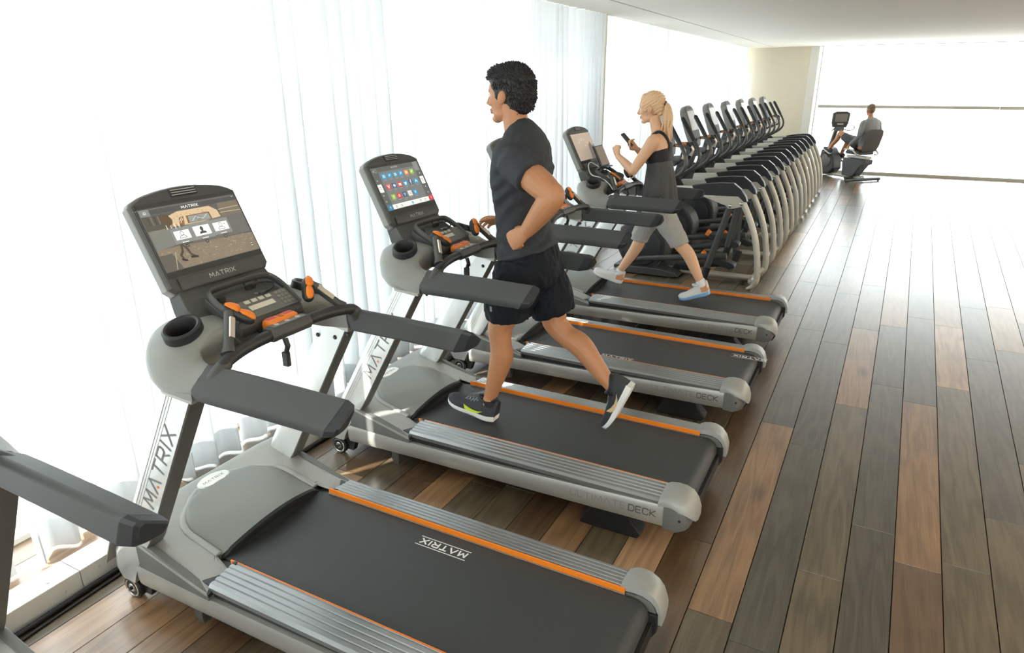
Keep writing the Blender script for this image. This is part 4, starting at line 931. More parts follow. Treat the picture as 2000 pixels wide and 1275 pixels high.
obj('backrest', MB().loft([[(x0 + dx, y * k, z) for dx, y in ((-.06, -.2), (-.02, -.21), (.02, -.17), (.03, 0), (.02, .17), (-.02, .21), (-.06, .2), (-.07, 0))] for x0, z, k in ((-.0, .68, .85), (-.05, .8, 1), (-.12, 1.05, 1), (-.145, 1.14, .86), (-.15, 1.17, .6))]), mat('seat_back_fabric', srgb(78, 74, 70), .7), b, angle=50)
for s in (-1, 1):
    obj('seat_handle', MB().tube([(-.02, s * .2, .60), (-.02, s * .30, .62), (.10, s * .31, .70), (.30, s * .31, .72), (.38, s * .30, .70)], .018, 10, smooth=4), M_esil, b, angle=60)
    obj('housing_disc', MB().lathe([(.001, .02), (.12, .022), (.16, .012), (.17, -.01)], (1.12, 0, .38), 'y', 28).map(lambda p: (p.x, s * (p.y + .13), p.z)), M_etube, b, angle=35)
    px, pz = (1.02 + .13 * s * .7, .46 + .10 * s)
    obj('crank', MB().tube([(1.02, s * .16, .46), (px, s * .17, pz)], .018, 8), M_etube, b, angle=50)
    obj('pedal', MB().box((px, s * .22, pz), (.10, .09, .03)), M_eblk, b, bevel=.006)
    obj('handlebar', MB().tube([(1.02, s * .10, 1.12), (.95, s * .24, 1.08), (.84, s * .30, 1.12), (.80, s * .24, 1.2)], .010, 8, smooth=4), M_eblk, b, angle=60)
obj('front_housing', MB().prism([(.86, .20), (1.0, .07), (1.36, .07), (1.40, .25), (1.34, .60), (1.20, .70), (1.08, .66), (.90, .44)], -.13, .13), M_eblk, b, bevel=.03, seg=3)
obj('mast', MB().tube([(1.22, 0, .60), (1.06, 0, 1.16)], .05, 10), M_etube, b, angle=50)
RC = Matrix.Rotation(math.radians(-24), 3, 'Z')
CP = lambda w, u, v: tuple(RC @ Vector((w - .12 * v, u, v)) + Vector((.98, 0, 1.15)))
cs = obj('console', MB().loft([[CP(w, u, v) for u, v in ((-.15, 0), (.15, 0), (.185, .10), (.19, .33), (.10, .37), (-.10, .37), (-.19, .33), (-.185, .10))] for w in (0, .09)]), M_egrey, b, bevel=.012)
obj('screen', MB().add([CP(-.003, u, v) for u, v in ((-.14, .13), (.14, .13), (.14, .31), (-.14, .31))], [(0, 1, 2, 3)]), mat('bike_screen', srgb(128, 122, 114), .2), cs, flatshade=True)
obj('key_strip', MB().add([CP(-.003, u, v) for u, v in ((-.07, .065), (.07, .065), (.07, .095), (-.07, .095))], [(0, 1, 2, 3)]), M_key, cs, flatshade=True)
obj('grip_block', MB().box((.98, 0, 1.12), (.12, .18, .1)), M_egrey, b, bevel=.015)
# ------------------------------------------------------------------ people
def grown(name, mb, m, parent, vox=.004, smooth=4, fn=None, angle=180):
    """overlapping closed shapes fused into one continuous surface"""
    t = obj('growing', mb, m if not isinstance(m, list) else m[0], None, angle=180)
    r = t.modifiers.new('r', 'REMESH'); r.mode = 'VOXEL'; r.voxel_size = vox; r.use_smooth_shade = True
    s = t.modifiers.new('s', 'SMOOTH'); s.factor = .5; s.iterations = smooth
    dg = bpy.context.evaluated_depsgraph_get(); dg.update()
    me = bpy.data.meshes.new_from_object(t.evaluated_get(dg)); me.name = name
    bpy.data.objects.remove(t)
    if fn:
        n = len(me.vertices); co = [0.] * (3 * n); no = [0.] * (3 * n)
        me.vertices.foreach_get('co', co); me.vertex_normals.foreach_get('vector', no)
        for i in range(n): co[3 * i:3 * i + 3] = fn(Vector(co[3 * i:3 * i + 3]), Vector(no[3 * i:3 * i + 3]))
        me.vertices.foreach_set('co', co); me.update()
    me.polygons.foreach_set('use_smooth', [True] * len(me.polygons))
    me.materials.clear(); me.materials.append(m)
    o = bpy.data.objects.new(name, me); COL.objects.link(o)
    if parent: o.parent = parent; o.matrix_parent_inverse = Matrix.Identity(4)
    return o
def basis(f, u):
    f = Vector(f).normalized(); s = Vector(u).cross(f).normalized(); return Matrix((f, s, f.cross(s))).transposed()   # columns f, s, u
pw = lambda v, e: abs(v) ** e * (1 if v >= 0 else -1)
def rings(mb, sts, n=24, side=(0, 1, 0), sq=1.0):
    """sts: (centre, half depth, half width) along a limb/torso; width runs along `side`"""
    out = []; sd = Vector(side).normalized(); P = [Vector(s[0]) for s in sts]
    for i, (c, a, b) in enumerate(sts):
        t = (P[min(i + 1, len(P) - 1)] - P[max(0, i - 1)]).normalized(); w = (sd - t * sd.dot(t)).normalized(); d = w.cross(t)
        out.append([Vector(c) + d * (a * pw(math.cos(q), sq)) + w * (b * pw(math.sin(q), sq)) for q in [2 * PI * k / n for k in range(n)]])
    return mb.loft(out)
def torso(mb, sts, side, k=4, n=28, sq=.84):
    P = [Vector(s[0]) for s in sts]
    c, A = crom(P, [s[1] for s in sts], k); _, B = crom(P, [s[2] for s in sts], k)
    return rings(mb, list(zip(c, A, B)), n, side, sq)
def hand(mb, wrist, d, n, k=1.0, curl=(.5, .5, .4), thumb=.6, spread=.05, flip=1, fist=False):
    """wrist point, finger direction d, palm-facing normal n; flip = side of the thumb"""
    d = Vector(d).normalized(); n = Vector(n); n = (n - d * n.dot(d)).normalized(); s = d.cross(n) * flip
    w = Vector(wrist); Q = lambda a, b, c: w + (d * a + s * b + n * c) * k
    mb.loft([[Q(a, b * wd, c * th) for b, c in [(math.cos(2 * PI * i / 12), math.sin(2 * PI * i / 12)) for i in range(12)]] for a, wd, th in ((-.02, .026, .019), (.015, .031, .018), (.05, .041, .016), (.085, .043, .0145), (.1, .04, .012))])
    for i, (b, L) in enumerate(((.033, .072), (.011, .080), (-.011, .075), (-.033, .058))):
        p = Q(.092 - .006 * abs(i - 1), b, .002); ang = 0; pts = [p - d * .02 * k, p]; dirs = d + s * spread * (1.5 - i)
        for q, cu in zip((.45, .3, .25), curl):
            ang += cu * (1 + .06 * i); v = dirs * math.cos(ang) + n * math.sin(ang); p = p + v.normalized() * L * q * k; pts.append(p)
        mb.tube(pts, [.0105 * k, .0105 * k, .0098 * k, .009 * k, .0065 * k], 8)
    p = Q(.03, .034, .006); a1 = d * .55 + s * .75 + n * .35; q = p + a1.normalized() * .042 * k
    if fist:
        p = Q(.035, .030, .010); q = p + (d * .7 + s * .28 + n * .55).normalized() * .04 * k; r = q + (d * .5 - s * .35 + n * .75).normalized() * .034 * k; e = r + (-d * .05 - s * .8 + n * .35).normalized() * .027 * k
        mb.tube([Q(.012, .018, .004), p, q, r, e], [.015 * k, .0145 * k, .0125 * k, .0115 * k, .0085 * k], 8); return
    a2 = d * .8 + s * (.5 - thumb) + n * (.25 + .5 * thumb); r = q + a2.normalized() * .034 * k; a3 = d * .7 + s * (.2 - thumb * 1.1) + n * (.25 + .5 * thumb); e = r + a3.normalized() * .027 * k
    mb.tube([Q(.012, .018, .004), p, q, r, e], [.014 * k, .0135 * k, .0115 * k, .0105 * k, .0075 * k], 8)
def head(mb, c, f, u, k=1.0, female=False):
    B = basis(f, u); c = Vector(c); H = lambda x, y, z: c + B @ (Vector((x, y, z)) * k)
    E = lambda p, r: mb.ell(H(*p), [v * k for v in r], B, 18)
    j = .9 if female else 1.0
    E((-.014, 0, .036), (.108, .084, .098)); E((.04, 0, -.02), (.066, .066 * j, .085)); E((.03, 0, -.082), (.060, .058 * j, .042)); E((.074, 0, -.110), (.026, .028 * j, .021)); E((.02, 0, .03), (.088, .076, .075))
    mb.tube([H(.100, 0, .012), H(.114, 0, -.014), H(.126, 0, -.036), H(.108, 0, -.044)], [.008 * k, .010 * k, .0125 * k, .009 * k], 8)
    for s in (-1, 1):
        E((.112, s * .011, -.040), (.010, .008, .007)); E((.082, s * .030, .020), (.018, .026, .010)); E((.066, s * .042, -.028), (.026, .022, .022))
        B2 = B @ Matrix.Rotation(-.25, 3, 'Y')
        mb.ell(H(-.006, s * .086, -.010), [.022 * k, .010 * k, .034 * k], B2 @ Matrix.Rotation(s * .35, 3, 'Z'), 14); mb.ell(H(-.002, s * .082, -.034), [.011 * k, .008 * k, .014 * k], B, 10)
    E((.100, 0, -.066), (.012, .024, .0065)); E((.098, 0, -.080), (.012, .021, .0075))
    return H, B
def face_bits(root, H, k, brow, name='eye'):
    for s in (-1, 1):
        obj('eye', MB().ell(H(.086, s * .032, .002), (.0125 * k,) * 3, None, 12), mat('eye_white', srgb(225, 222, 216), .2), root, angle=180)
        obj('iris', MB().ell(H(.0955, s * .0335, .002), (.0045 * k, .0062 * k, .0062 * k), None, 10), mat('iris_brown', srgb(48, 34, 26), .2), root, angle=180)
        obj('eyebrow', MB().tube([H(.1, s * .014, .022), H(.094, s * .034, .029), H(.076, s * .052, .022)], [.004 * k, .005 * k, .0025 * k], 6, smooth=3), brow, root, angle=180)
def limb(mb, pts, r, n=16, k=5): return mb.tube(pts, r, n, smooth=k)
def shoe(root, heel, toe, up, m_up, m_sole, wd=.05, lift=.0, name='shoe', accent=None, lace=None, collar=None, swoosh=None, inner=None):
    heel = Vector(heel); toe = Vector(toe); L = (toe - heel).length; B = basis(toe - heel, up); Q = lambda x, y, z: heel + B @ Vector((x, y, z))
    wf = lambda t: wd * (.62 + .38 * math.sin(min(1, t / .18) * PI / 2)) * (1 - .10 * math.exp(-((t - .45) / .14) ** 2)) * (1.06 - .0 * t) * (math.sqrt(max(0, 1 - max(0, (t - .80) / .2) ** 2.2)))
    zs = lambda t: .30 * max(0, t - .68) ** 1.8 * L * 2.0 + .05 * max(0, .12 - t) * L
    ts = [.0, .02, .06, .12, .2, .3, .4, .5, .6, .7, .78, .85, .91, .955, .985, .998]
    g = thing_part('trainer_shoe' if name is None else name, root)
    mb = MB(); R = []
    for t in ts:
        w_ = max(.006, wf(t)); z = zs(t); th = .034 - .012 * t; e = w_ * .93
        R.append([Q(t * L, y, zz) for y, zz in ((-e, z), (-w_ * 1.03, z + th * .4), (-w_, z + th), (w_, z + th), (w_ * 1.03, z + th * .4), (e, z))])
    s_ = obj('sole', mb.loft(R), m_sole, g, angle=50)
    R = []; hh = lambda t: (.105 if t < .2 else .105 - .045 * min(1, (t - .2) / .3) ** .8 - .028 * max(0, (t - .5) / .5) ** 1.2)
    for t in ts:
        w_ = max(.005, wf(t) * .96); z = zs(t); th = .030 - .012 * t; h = max(.006, hh(t) * (1 - max(0, (t - .88) / .13) ** 2 * .75) * (1 if t > .03 else .93))
        ring = []
        for q in range(13):
            a = PI * q / 12; cx = math.cos(a); sy = math.sin(a)
            ww = w_ * (abs(cx) ** .7) * (1 if cx > 0 else -1) * (1 - .18 * sy * (t < .35))
            ring.append(Q(t * L + .008 * (t < .1) * -sy, ww, z + th + h * sy ** .8))
        R.append(ring)
    obj('upper', MB().loft(R), m_up, g, angle=60)
    if lace:
        mb = MB()
        for i in range(5):
            t = .36 + .065 * i; z = zs(t) + .030 - .012 * t + hh(t) + .001
            mb.tube([Q(t * L - .008, -.027, z - .010), Q(t * L, 0, z + .002), Q((t + .02) * L, .027, z - .010)], .0034, 6, smooth=3); mb.tube([Q(t * L - .008, .027, z - .010), Q(t * L, 0, z + .003), Q((t + .02) * L, -.027, z - .010)], .0034, 6, smooth=3)
        obj('laces', mb, lace, g, angle=180)
    if collar: obj('collar', MB().tube([Q(.05 * L + .055 + .055 * math.cos(a), .034 * math.sin(a), .122 + .012 * math.cos(a * 2) - .012 * math.cos(a)) for a in [2 * PI * k / 16 for k in range(16)]], .009, 8, closed=True), collar, g, angle=180)
    if swoosh:
        for s in (-1, 1):
            top = [(.60, .062), (.50, .048), (.40, .043), (.30, .047), (.20, .058)]; bot = [(.30, .036), (.40, .026), (.50, .024), (.57, .034)]
            V = [Q(t * L, s * (wf(t) * .955 + .0015), .0 + zz) for t, zz in top + bot]
            n_ = len(V); o_ = obj('side_emblem', MB().loft([[v for v in V], [v + B @ Vector((0, s * .0022, 0)) for v in V]]), swoosh, g, flatshade=True)
    if accent: obj('heel_patch', MB().loft([[Q(t * L - .002, y * wf(max(t, .03)) * 1.0, z) for y, z in ((-1.0, .04), (-.96, .08), (-.5, .112), (.5, .112), (.96, .08), (1.0, .04))] for t in (.0, .1, .2)]), accent, g, angle=50)
    return g, Q
def thing_part(name, root):
    o = bpy.data.objects.new(name, None); COL.objects.link(o); o.parent = root; return o
def wrinkle(amp, sc, sc2=None, seed=0, dirz=1.0):
    def f(p, n):
        a = noise.noise(Vector((p.x * sc, p.y * sc, p.z * sc * dirz)) + Vector((seed, 0, 0))); b = noise.noise(Vector((p.x * sc * 2.3 + p.z * 6, p.y * sc * 2.3, p.z * sc * 2.6 * dirz)) + Vector((0, seed, 0)))
        return p + n * amp * (a + .6 * (1 - 2 * abs(b)))
    return f

M_skin = mat('tan_skin', srgb(180, 126, 88), .5, noise_amt=.05, nscale=18, bump=.04, bscale=300)
M_skin2 = mat('fair_skin', srgb(218, 172, 138), .5, noise_amt=.04, nscale=18, bump=.03, bscale=300)
M_hairb = mat('black_hair', srgb(22, 20, 20), .5, noise_amt=.2, nscale=80)
M_blond = mat('blond_hair', srgb(222, 186, 146), .45, noise_amt=.16, nscale=70)
M_shirt = mat('charcoal_knit', srgb(46, 49, 53), .85, noise_amt=.08, nscale=300)
M_short = mat('navy_black_nylon', srgb(22, 26, 32), .75, spec=.2)
M_shoeD = mat('charcoal_mesh_shoe', srgb(42, 45, 50), .7, noise_amt=.15, nscale=300)
M_soleW = mat('white_foam_sole', srgb(222, 222, 220), .6)
M_lime = mat('lime_emblem', srgb(198, 224, 60), .45)
M_lace = mat('grey_lace', srgb(140, 144, 148), .7)

# --- running man
def man():
    YC = 3.25; T = thing('person', 'dark-haired man in a charcoal T-shirt and black shorts running on a treadmill', 'person', (0, 0, 0))
    mb = MB(); HK = 1.06; hc = (-1.722, YC, 2.140); fw = Vector((-1, .05, -.03))
    H, B = head(mb, hc, fw, (0, 0, 1), HK)
    S_ = (0, 1, 0)
    limb(mb, [(-1.705, YC, 2.10), (-1.690, YC, 2.02), (-1.672, YC, 1.94), (-1.66, YC, 1.88)], [.066, .066, .074, .10])
    torso(mb, [((-1.66, YC, 1.955), .06, .08), ((-1.655, YC, 1.90), .095, .17), ((-1.655, YC, 1.83), .118, .20), ((-1.66, YC, 1.72), .128, .185), ((-1.655, YC, 1.60), .115, .165), ((-1.64, YC, 1.48), .105, .155), ((-1.615, YC, 1.38), .115, .165), ((-1.595, YC, 1.28), .13, .18), ((-1.60, YC, 1.18), .12, .17), ((-1.60, YC, 1.12), .07, .12)], S_)
    # left arm: elbow driven back, fist at the waist
    sl, el, wl = Vector((-1.590, 3.055, 1.825)), Vector((-1.335, 2.965, 1.69)), Vector((-1.500, 3.0, 1.495))
    limb(mb, [sl + Vector((-.03, .05, .02)), sl, sl + (el - sl) * .35, sl + (el - sl) * .7, el], [.06, .070, .072, .070, .056])
    mb.ell(sl + (el - sl) * .45 + Vector((.01, 0, -.026)), (.08, .056, .054), basis(el - sl, (0, 0, 1)), 14)
    limb(mb, [el + Vector((-.02, 0, .03)), el, el + (wl - el) * .3, el + (wl - el) * .65, wl], [.047, .055, .060, .050, .037])
    dl = (wl - el).normalized(); hand(mb, wl, dl + Vector((-.35, 0, .1)), (.1, 1, -.15), 1.22, (1.35, 1.6, 1.0), 1.25, 0, -1, True)
    # right arm: forearm forward to the far grip
    sr, er, wr = Vector((-1.66, 3.435, 1.80)), Vector((-1.66, 3.56, 1.56)), Vector((-1.865, 3.47, 1.432))
    limb(mb, [sr + Vector((0, -.05, .02)), sr, sr + (er - sr) * .4, er], [.06, .068, .066, .052]); limb(mb, [er, er + (wr - er) * .3, wr], [.05, .05, .033])
    hand(mb, wr, (-1, -.05, .05), (.15, -.6, -.75), 1.06, (.35, .45, .35), .25, .06, 1)
    # legs
    hl, kl, al = Vector((-1.615, 3.14, 1.24)), Vector((-1.715, 3.12, .885)), Vector((-1.812, 3.15, .43))
    limb(mb, [hl + Vector((0, .03, .08)), hl, hl + (kl - hl) * .5, kl + Vector((0, 0, .05)), kl + Vector((-.008, 0, 0)), kl + Vector((-.004, 0, -.07)), kl + (al - kl) * .35 + Vector((.028, 0, 0)), kl + (al - kl) * .68 + Vector((.014, 0, 0)), al + Vector((.006, 0, .03)), al, Vector((-1.815, 3.15, .40))], [.10, .105, .092, .073, .069, .062, .067, .052, .040, .042, .05])
    hr, kr, ar = Vector((-1.60, 3.36, 1.24)), Vector((-1.485, 3.36, .89)), Vector((-1.125, 3.36, .565))
    nb = Vector((.28, 0, .32)).normalized()
    limb(mb, [hr + Vector((0, -.03, .08)), hr, hr + (kr - hr) * .5, kr + Vector((-.02, 0, .05)), kr, kr + (ar - kr) * .18, kr + (ar - kr) * .38 + nb * .026, kr + (ar - kr) * .68 + nb * .012, ar - (ar - kr) * .06, ar, ar + Vector((.035, 0, -.03))], [.10, .107, .094, .076, .070, .064, .068, .053, .040, .042, .05])
    grown('body', mb, M_skin, T, .0045, 3)
    face_bits(T, H, HK, M_hairb)
    # hair: a cap with short tufts
    mb = MB(); E = lambda p, r: mb.ell(H(*p), [v * HK for v in r], B, 20)
    E((-.020, 0, .050), (.114, .090, .092)); E((-.062, 0, .005), (.066, .080, .085)); E((.030, 0, .078), (.074, .074, .055)); E((-.072, 0, -.05), (.046, .060, .045)); E((-.05, 0, -.03), (.045, .078, .055)); E((-.044, 0, .018), (.090, .087, .095)); E((-.058, 0, -.012), (.066, .078, .07))
    for s in (-1, 1): E((.015, s * .074, .045), (.045, .012, .04)); E((.028, s * .074, .004), (.011, .008, .03)); E((-.035, s * .078, .045), (.05, .014, .05))
    hair = grown('hair', mb, M_hairb, T, .005, 14, wrinkle(.004, 40, seed=5))
    r = random.Random(5); tf = MB(); n_ = len(hair.data.vertices); nr = [0.] * (3 * n_); hair.data.vertex_normals.foreach_get('vector', nr); BT = B.transposed()
    for i in r.sample(range(n_), 2600):
        p = hair.data.vertices[i].co.copy(); n = Vector(nr[3 * i:3 * i + 3]); q = BT @ (p - Vector(hc)); nl = BT @ n
        if nl.z < -.5 or (nl.x > .3 and q.z < .075) or (q.x > -.035 and q.z < .03): continue
        t = (nl * .45 + (Vector((.6, 0, .45)) if q.z > .07 else Vector((-.25, 0, -.75)))).normalized(); L = r.uniform(.010, .017) * (1.25 if q.x > .05 and q.z > .07 else 1) * (.8 if q.z < .05 else 1)
        tip = p + B @ (t * L) + Vector((r.uniform(-1, 1), r.uniform(-1, 1), r.uniform(-1, 1))) * .004
        tf.tube([p - n * .002, p + (tip - p) * .55 + n * .002, tip], [.0042, .0032, .0006], 4, cap=False)
    obj('hair_tufts', tf, M_hairb, hair, angle=180)
    # shirt
    mb = MB()
    torso(mb, [((-1.690, YC, 1.988), .070, .080), ((-1.668, YC, 1.962), .082, .112), ((-1.652, YC, 1.922), .102, .165), ((-1.648, YC, 1.87), .122, .212), ((-1.650, YC, 1.80), .132, .222), ((-1.656, YC, 1.72), .140, .204), ((-1.652, YC, 1.60), .130, .182), ((-1.642, YC, 1.48), .128, .176), ((-1.625, YC, 1.38), .140, .188), ((-1.610, YC, 1.325), .160, .208)], S_)
    sv = sl + (el - sl) * .44
    limb(mb, [sl + Vector((-.05, .12, -.01)), sl + Vector((-.02, .03, -.002)), sl + (el - sl) * .22, sv], [.078, .090, .093, .095])
    mb.tube([sv - (el - sl).normalized() * .016, sv + (el - sl).normalized() * .004], [.098, .097], 18)
    svr = sr + (er - sr) * .42; limb(mb, [sr + Vector((-.01, -.10, .02)), sr, svr], [.085, .088, .082])
    def wr_(p, n):
        d = wrinkle(.005, 7, seed=2)(p, n)
        k = max(0, 1 - abs(p.z - 1.58) / .36); q = math.sin((p.z * 1.0 - (p.x + 1.65) * .75 - p.y * .3) * 70 + 2.5 * noise.noise(p * 6)) * max(0, noise.noise(p * 5 + Vector((3, 1, 0))) + .35)
        return d + n * .021 * k * q
    grown('t_shirt', mb, M_shirt, T, .006, 34, wr_)
    # shorts
    mb = MB()
    torso(mb, [((-1.610, YC, 1.365), .134, .182), ((-1.605, YC, 1.31), .146, .196), ((-1.60, YC, 1.24), .155, .207), ((-1.605, YC, 1.18), .148, .206), ((-1.61, YC, 1.12), .10, .17)], S_)
    limb(mb, [hl + Vector((.0, .02, .03)), hl + Vector((-.005, -.005, -.06)), hl + (kl - hl) * .5 + Vector((.0, -.01, 0)), Vector((-1.668, 3.125, .985))], [.135, .137, .128, .122], 22)
    limb(mb, [hr + Vector((0, -.02, .03)), hr + Vector((.0, .0, -.06)), hr + (kr - hr) * .5, Vector((-1.505, 3.36, .955))], [.135, .138, .13, .122], 22)
    grown('shorts', mb, M_short, T, .006, 3, wrinkle(.013, 10, seed=9, dirz=.5))
    obj('pocket_tag', MB().box((-1.71, 2.998, 1.055), (.012, .004, .028)), M_lace, T, bevel=.001)
    sg, Q = shoe(T, (-1.775, 3.15, .302), (-2.105, 3.15, .352), (0, 0, 1), M_shoeD, M_soleW, .056, name='trainer_shoe', lace=M_lace, collar=M_shoeD, swoosh=M_lime)
    sg, Q = shoe(T, (-1.005, 3.36, .60), (-1.135, 3.36, .292), (-.9, 0, .38), M_shoeD, M_soleW, .056, name='trainer_shoe', lace=M_lace, collar=M_shoeD, swoosh=mat('tan_emblem', srgb(206, 178, 132), .5))
    for c, r in ((Vector((-1.808, 3.15, .418)), .046), (ar + Vector((.012, 0, -.012)), .045)): obj('sock', MB().tube([c - Vector((0, 0, .02)), c + Vector((0, 0, .014))] if c.x < -1.5 else [c + Vector((.02, 0, -.018)), c - Vector((.02, 0, -.014))], [r + .004, r + .001], 18), M_blk2, T, angle=60)
    return T
man()

# --- walking woman
def woman():
    YC = 6.1; T = thing('person', 'blonde woman in a black and grey tank top walking on a treadmill, holding a phone', 'person', (0, 0, 0))
    S_ = (0, 1, 0); mb = MB(); HK = .98; hc = (-1.822, YC, 1.985)
    H, B = head(mb, hc, (-1, -.04, -.12), (0, 0, 1), HK, True)
    limb(mb, [(-1.795, YC, 1.92), (-1.775, YC, 1.85), (-1.752, YC, 1.78), (-1.745, YC, 1.72)], [.052, .050, .058, .08])
    torso(mb, [((-1.745, YC, 1.80), .045, .06), ((-1.735, YC, 1.755), .07, .125), ((-1.73, YC, 1.70), .088, .160), ((-1.725, YC, 1.60), .098, .150), ((-1.715, YC, 1.48), .088, .125), ((-1.705, YC, 1.40), .082, .122), ((-1.695, YC, 1.30), .10, .15), ((-1.69, YC, 1.20), .115, .172), ((-1.695, YC, 1.12), .10, .165), ((-1.70, YC, 1.07), .06, .11)], S_)
    sl, el, wl = Vector((-1.745, 5.945, 1.705)), Vector((-1.885, 5.865, 1.462)), Vector((-2.065, 5.965, 1.575))
    limb(mb, [sl + Vector((0, .05, .01)), sl, sl + (el - sl) * .4, sl + (el - sl) * .75, el], [.055, .060, .050, .044, .038]); limb(mb, [el + Vector((.01, 0, .02)), el, el + (wl - el) * .3, el + (wl - el) * .7, wl], [.034, .038, .041, .033, .026])
    hand(mb, wl, (-.35, .2, .95), (.2, .75, -.1), .92, (1.0, 1.35, .9), .8, .0, 1, True)
    sr, er, wr = Vector((-1.745, 6.255, 1.705)), Vector((-1.84, 6.335, 1.47)), Vector((-1.975, 6.23, 1.615))
    limb(mb, [sr + Vector((0, -.05, .01)), sr, sr + (er - sr) * .5, er], [.055, .060, .048, .038]); limb(mb, [er, er + (wr - er) * .35, wr], [.038, .040, .026])
    hand(mb, wr, (-.6, -.25, .55), (-.45, -.35, .6), .92, (.75, .9, .5), .7, .03, -1)
    hr, kr, ar = Vector((-1.715, 6.19, 1.16)), Vector((-1.875, 6.2, .815)), Vector((-2.075, 6.2, .425))
    limb(mb, [hr + Vector((.02, -.02, .06)), hr, hr + (kr - hr) * .5, kr + Vector((.01, 0, .05)), kr, kr + (ar - kr) * .3 + Vector((.022, 0, .008)), kr + (ar - kr) * .65 + Vector((.01, 0, .004)), ar + Vector((.01, 0, .03)), ar, ar + Vector((-.01, 0, -.035))], [.10, .098, .085, .062, .058, .057, .046, .034, .036, .042])
    hl, kl, al = Vector((-1.685, 6.01, 1.16)), Vector((-1.47, 6.0, .835)), Vector((-1.222, 6.0, .475))
    limb(mb, [hl + Vector((0, .02, .06)), hl, hl + (kl - hl) * .5, kl + Vector((-.03, 0, .05)), kl, kl + (al - kl) * .3 + Vector((.024, 0, .016)), kl + (al - kl) * .65 + Vector((.012, 0, .008)), al - (al - kl) * .06, al, al + Vector((.0, 0, -.035))], [.10, .098, .086, .063, .058, .058, .047, .034, .036, .042])
    grown('body', mb, M_skin2, T, .0045, 3)
    face_bits(T, H, HK, mat('fair_brow', srgb(170, 132, 96), .6))
    # hair, tied back
    mb = MB(); E = lambda p, r: mb.ell(H(*p), [v * HK for v in r], B, 20)
    E((-.020, 0, .052), (.112, .092, .092)); E((-.055, 0, .012), (.070, .080, .080)); E((.022, 0, .075), (.072, .074, .058)); E((-.072, 0, -.035), (.040, .052, .045))
    for s in (-1, 1): E((.02, s * .076, .04), (.045, .013, .045)); E((.036, s * .074, .0), (.014, .009, .04))
    def strand(p, n): 
        q = B.transposed() @ (p - Vector(hc)); return p + n * .004 * math.sin((q.z * 1.2 + q.x * .55) * 210 + 4 * noise.noise(q * 14))
    hair = grown('hair', mb, M_blond, T, .005, 3, strand)
    pt = MB(); r = random.Random(8)
    for i in range(70):
        a = r.uniform(0, 2 * PI); q = r.uniform(0, 1) ** .5; o1 = Vector((math.cos(a) * .028 * q, math.sin(a) * .03 * q, 0)); o2 = o1 * r.uniform(.5, 1.5); w = r.uniform(-.014, .014)
        ln = r.uniform(.75, 1.12); base = Vector((-1.712, YC, 2.01))
        pt.tube([base + Vector((-.02, 0, .01)), base + Vector((.025, 0, 0)) + o1 * .7, base + Vector((.040 + w, w, -.10)) + o1 * 1.25, base + Vector((.042 - w, -w, -.19 * ln)) + o2 * 1.1, base + Vector((.052 + w, w, -.29 * ln)) + o2 * .8, base + Vector((.068, w * 2, -.37 * ln)) + o2 * .35], [.007, .009, .009, .008, .006, .001], 6, smooth=3)
    obj('ponytail', pt, M_blond, T, angle=180); obj('hair_tie', MB().tube([Vector((-1.700, YC, 2.012)) + Vector((.004, 0.024 * math.cos(t), .024 * math.sin(t))) for t in [2 * PI * k / 16 for k in range(16)]], .007, 8, closed=True), mat('brown_tie', srgb(104, 74, 56), .6), T, angle=180)
    # racer back top
    M_bra = mat('black_stretch', srgb(20, 22, 27), .7); M_tank = mat('grey_drape', srgb(74, 75, 75), .8, noise_amt=.06, nscale=200)
    mb = MB(); torso(mb, [((-1.728, YC, 1.645), .102, .152), ((-1.725, YC, 1.60), .109, .160), ((-1.72, YC, 1.53), .103, .150), ((-1.717, YC, 1.505), .10, .145)], S_)
    for s in (-1, 1):
        mb.tube([(-1.628, YC + s * .045, 1.62), (-1.632, YC + s * .030, 1.68), (-1.655, YC + s * .062, 1.745), (-1.715, YC + s * .09, 1.79), (-1.785, YC + s * .095, 1.745), (-1.82, YC + s * .09, 1.66)], .017, 10, smooth=4, flat=((1, 0, 0), .6, 1.2))
    mb.ell((-1.630, YC, 1.63), (.016, .045, .075))
    grown('top_band', mb, M_bra, T, .005, 3)
    mb = MB(); torso(mb, [((-1.718, YC, 1.535), .105, .150), ((-1.71, YC, 1.46), .112, .155), ((-1.70, YC, 1.38), .122, .165), ((-1.695, YC, 1.28), .135, .185), ((-1.69, YC, 1.20), .142, .196), ((-1.69, YC, 1.165), .135, .19)], S_)
    def drape(p, n): a = math.atan2(p.y - YC, p.x + 1.7); k = min(1, max(0, (1.55 - p.z) / .3)); return p + n * (.010 * k * math.sin(a * 11 + 2 * noise.noise(p * 5)) + .004 * noise.noise(p * 14))
    grown('tank_top', mb, M_tank, T, .006, 4, drape)
    M_cap = mat('grey_marl_knit', srgb(164, 163, 158), .8, noise_amt=.07, nscale=250)
    mb = MB(); torso(mb, [((-1.692, YC, 1.24), .122, .178), ((-1.69, YC, 1.16), .128, .186), ((-1.70, YC, 1.08), .09, .15)], S_)
    limb(mb, [hr + Vector((.01, -.02, .0)), hr + (kr - hr) * .5, kr + Vector((.012, 0, .06)), kr + (ar - kr) * .10], [.115, .10, .084, .078], 20)
    limb(mb, [hl + Vector((0, .02, 0)), hl + (kl - hl) * .5, kl + Vector((-.02, 0, .05)), kl + (al - kl) * .06], [.115, .102, .088, .083], 20)
    grown('cropped_trousers', mb, M_cap, T, .006, 3, wrinkle(.007, 9, seed=4, dirz=.6))
    M_wsh = mat('white_mesh_shoe', srgb(208, 208, 206), .6, noise_amt=.08, nscale=200); M_bsole = mat('pale_blue_sole', srgb(120, 168, 210), .5); M_or2 = mat('tan_orange_heel', srgb(196, 136, 92), .6)
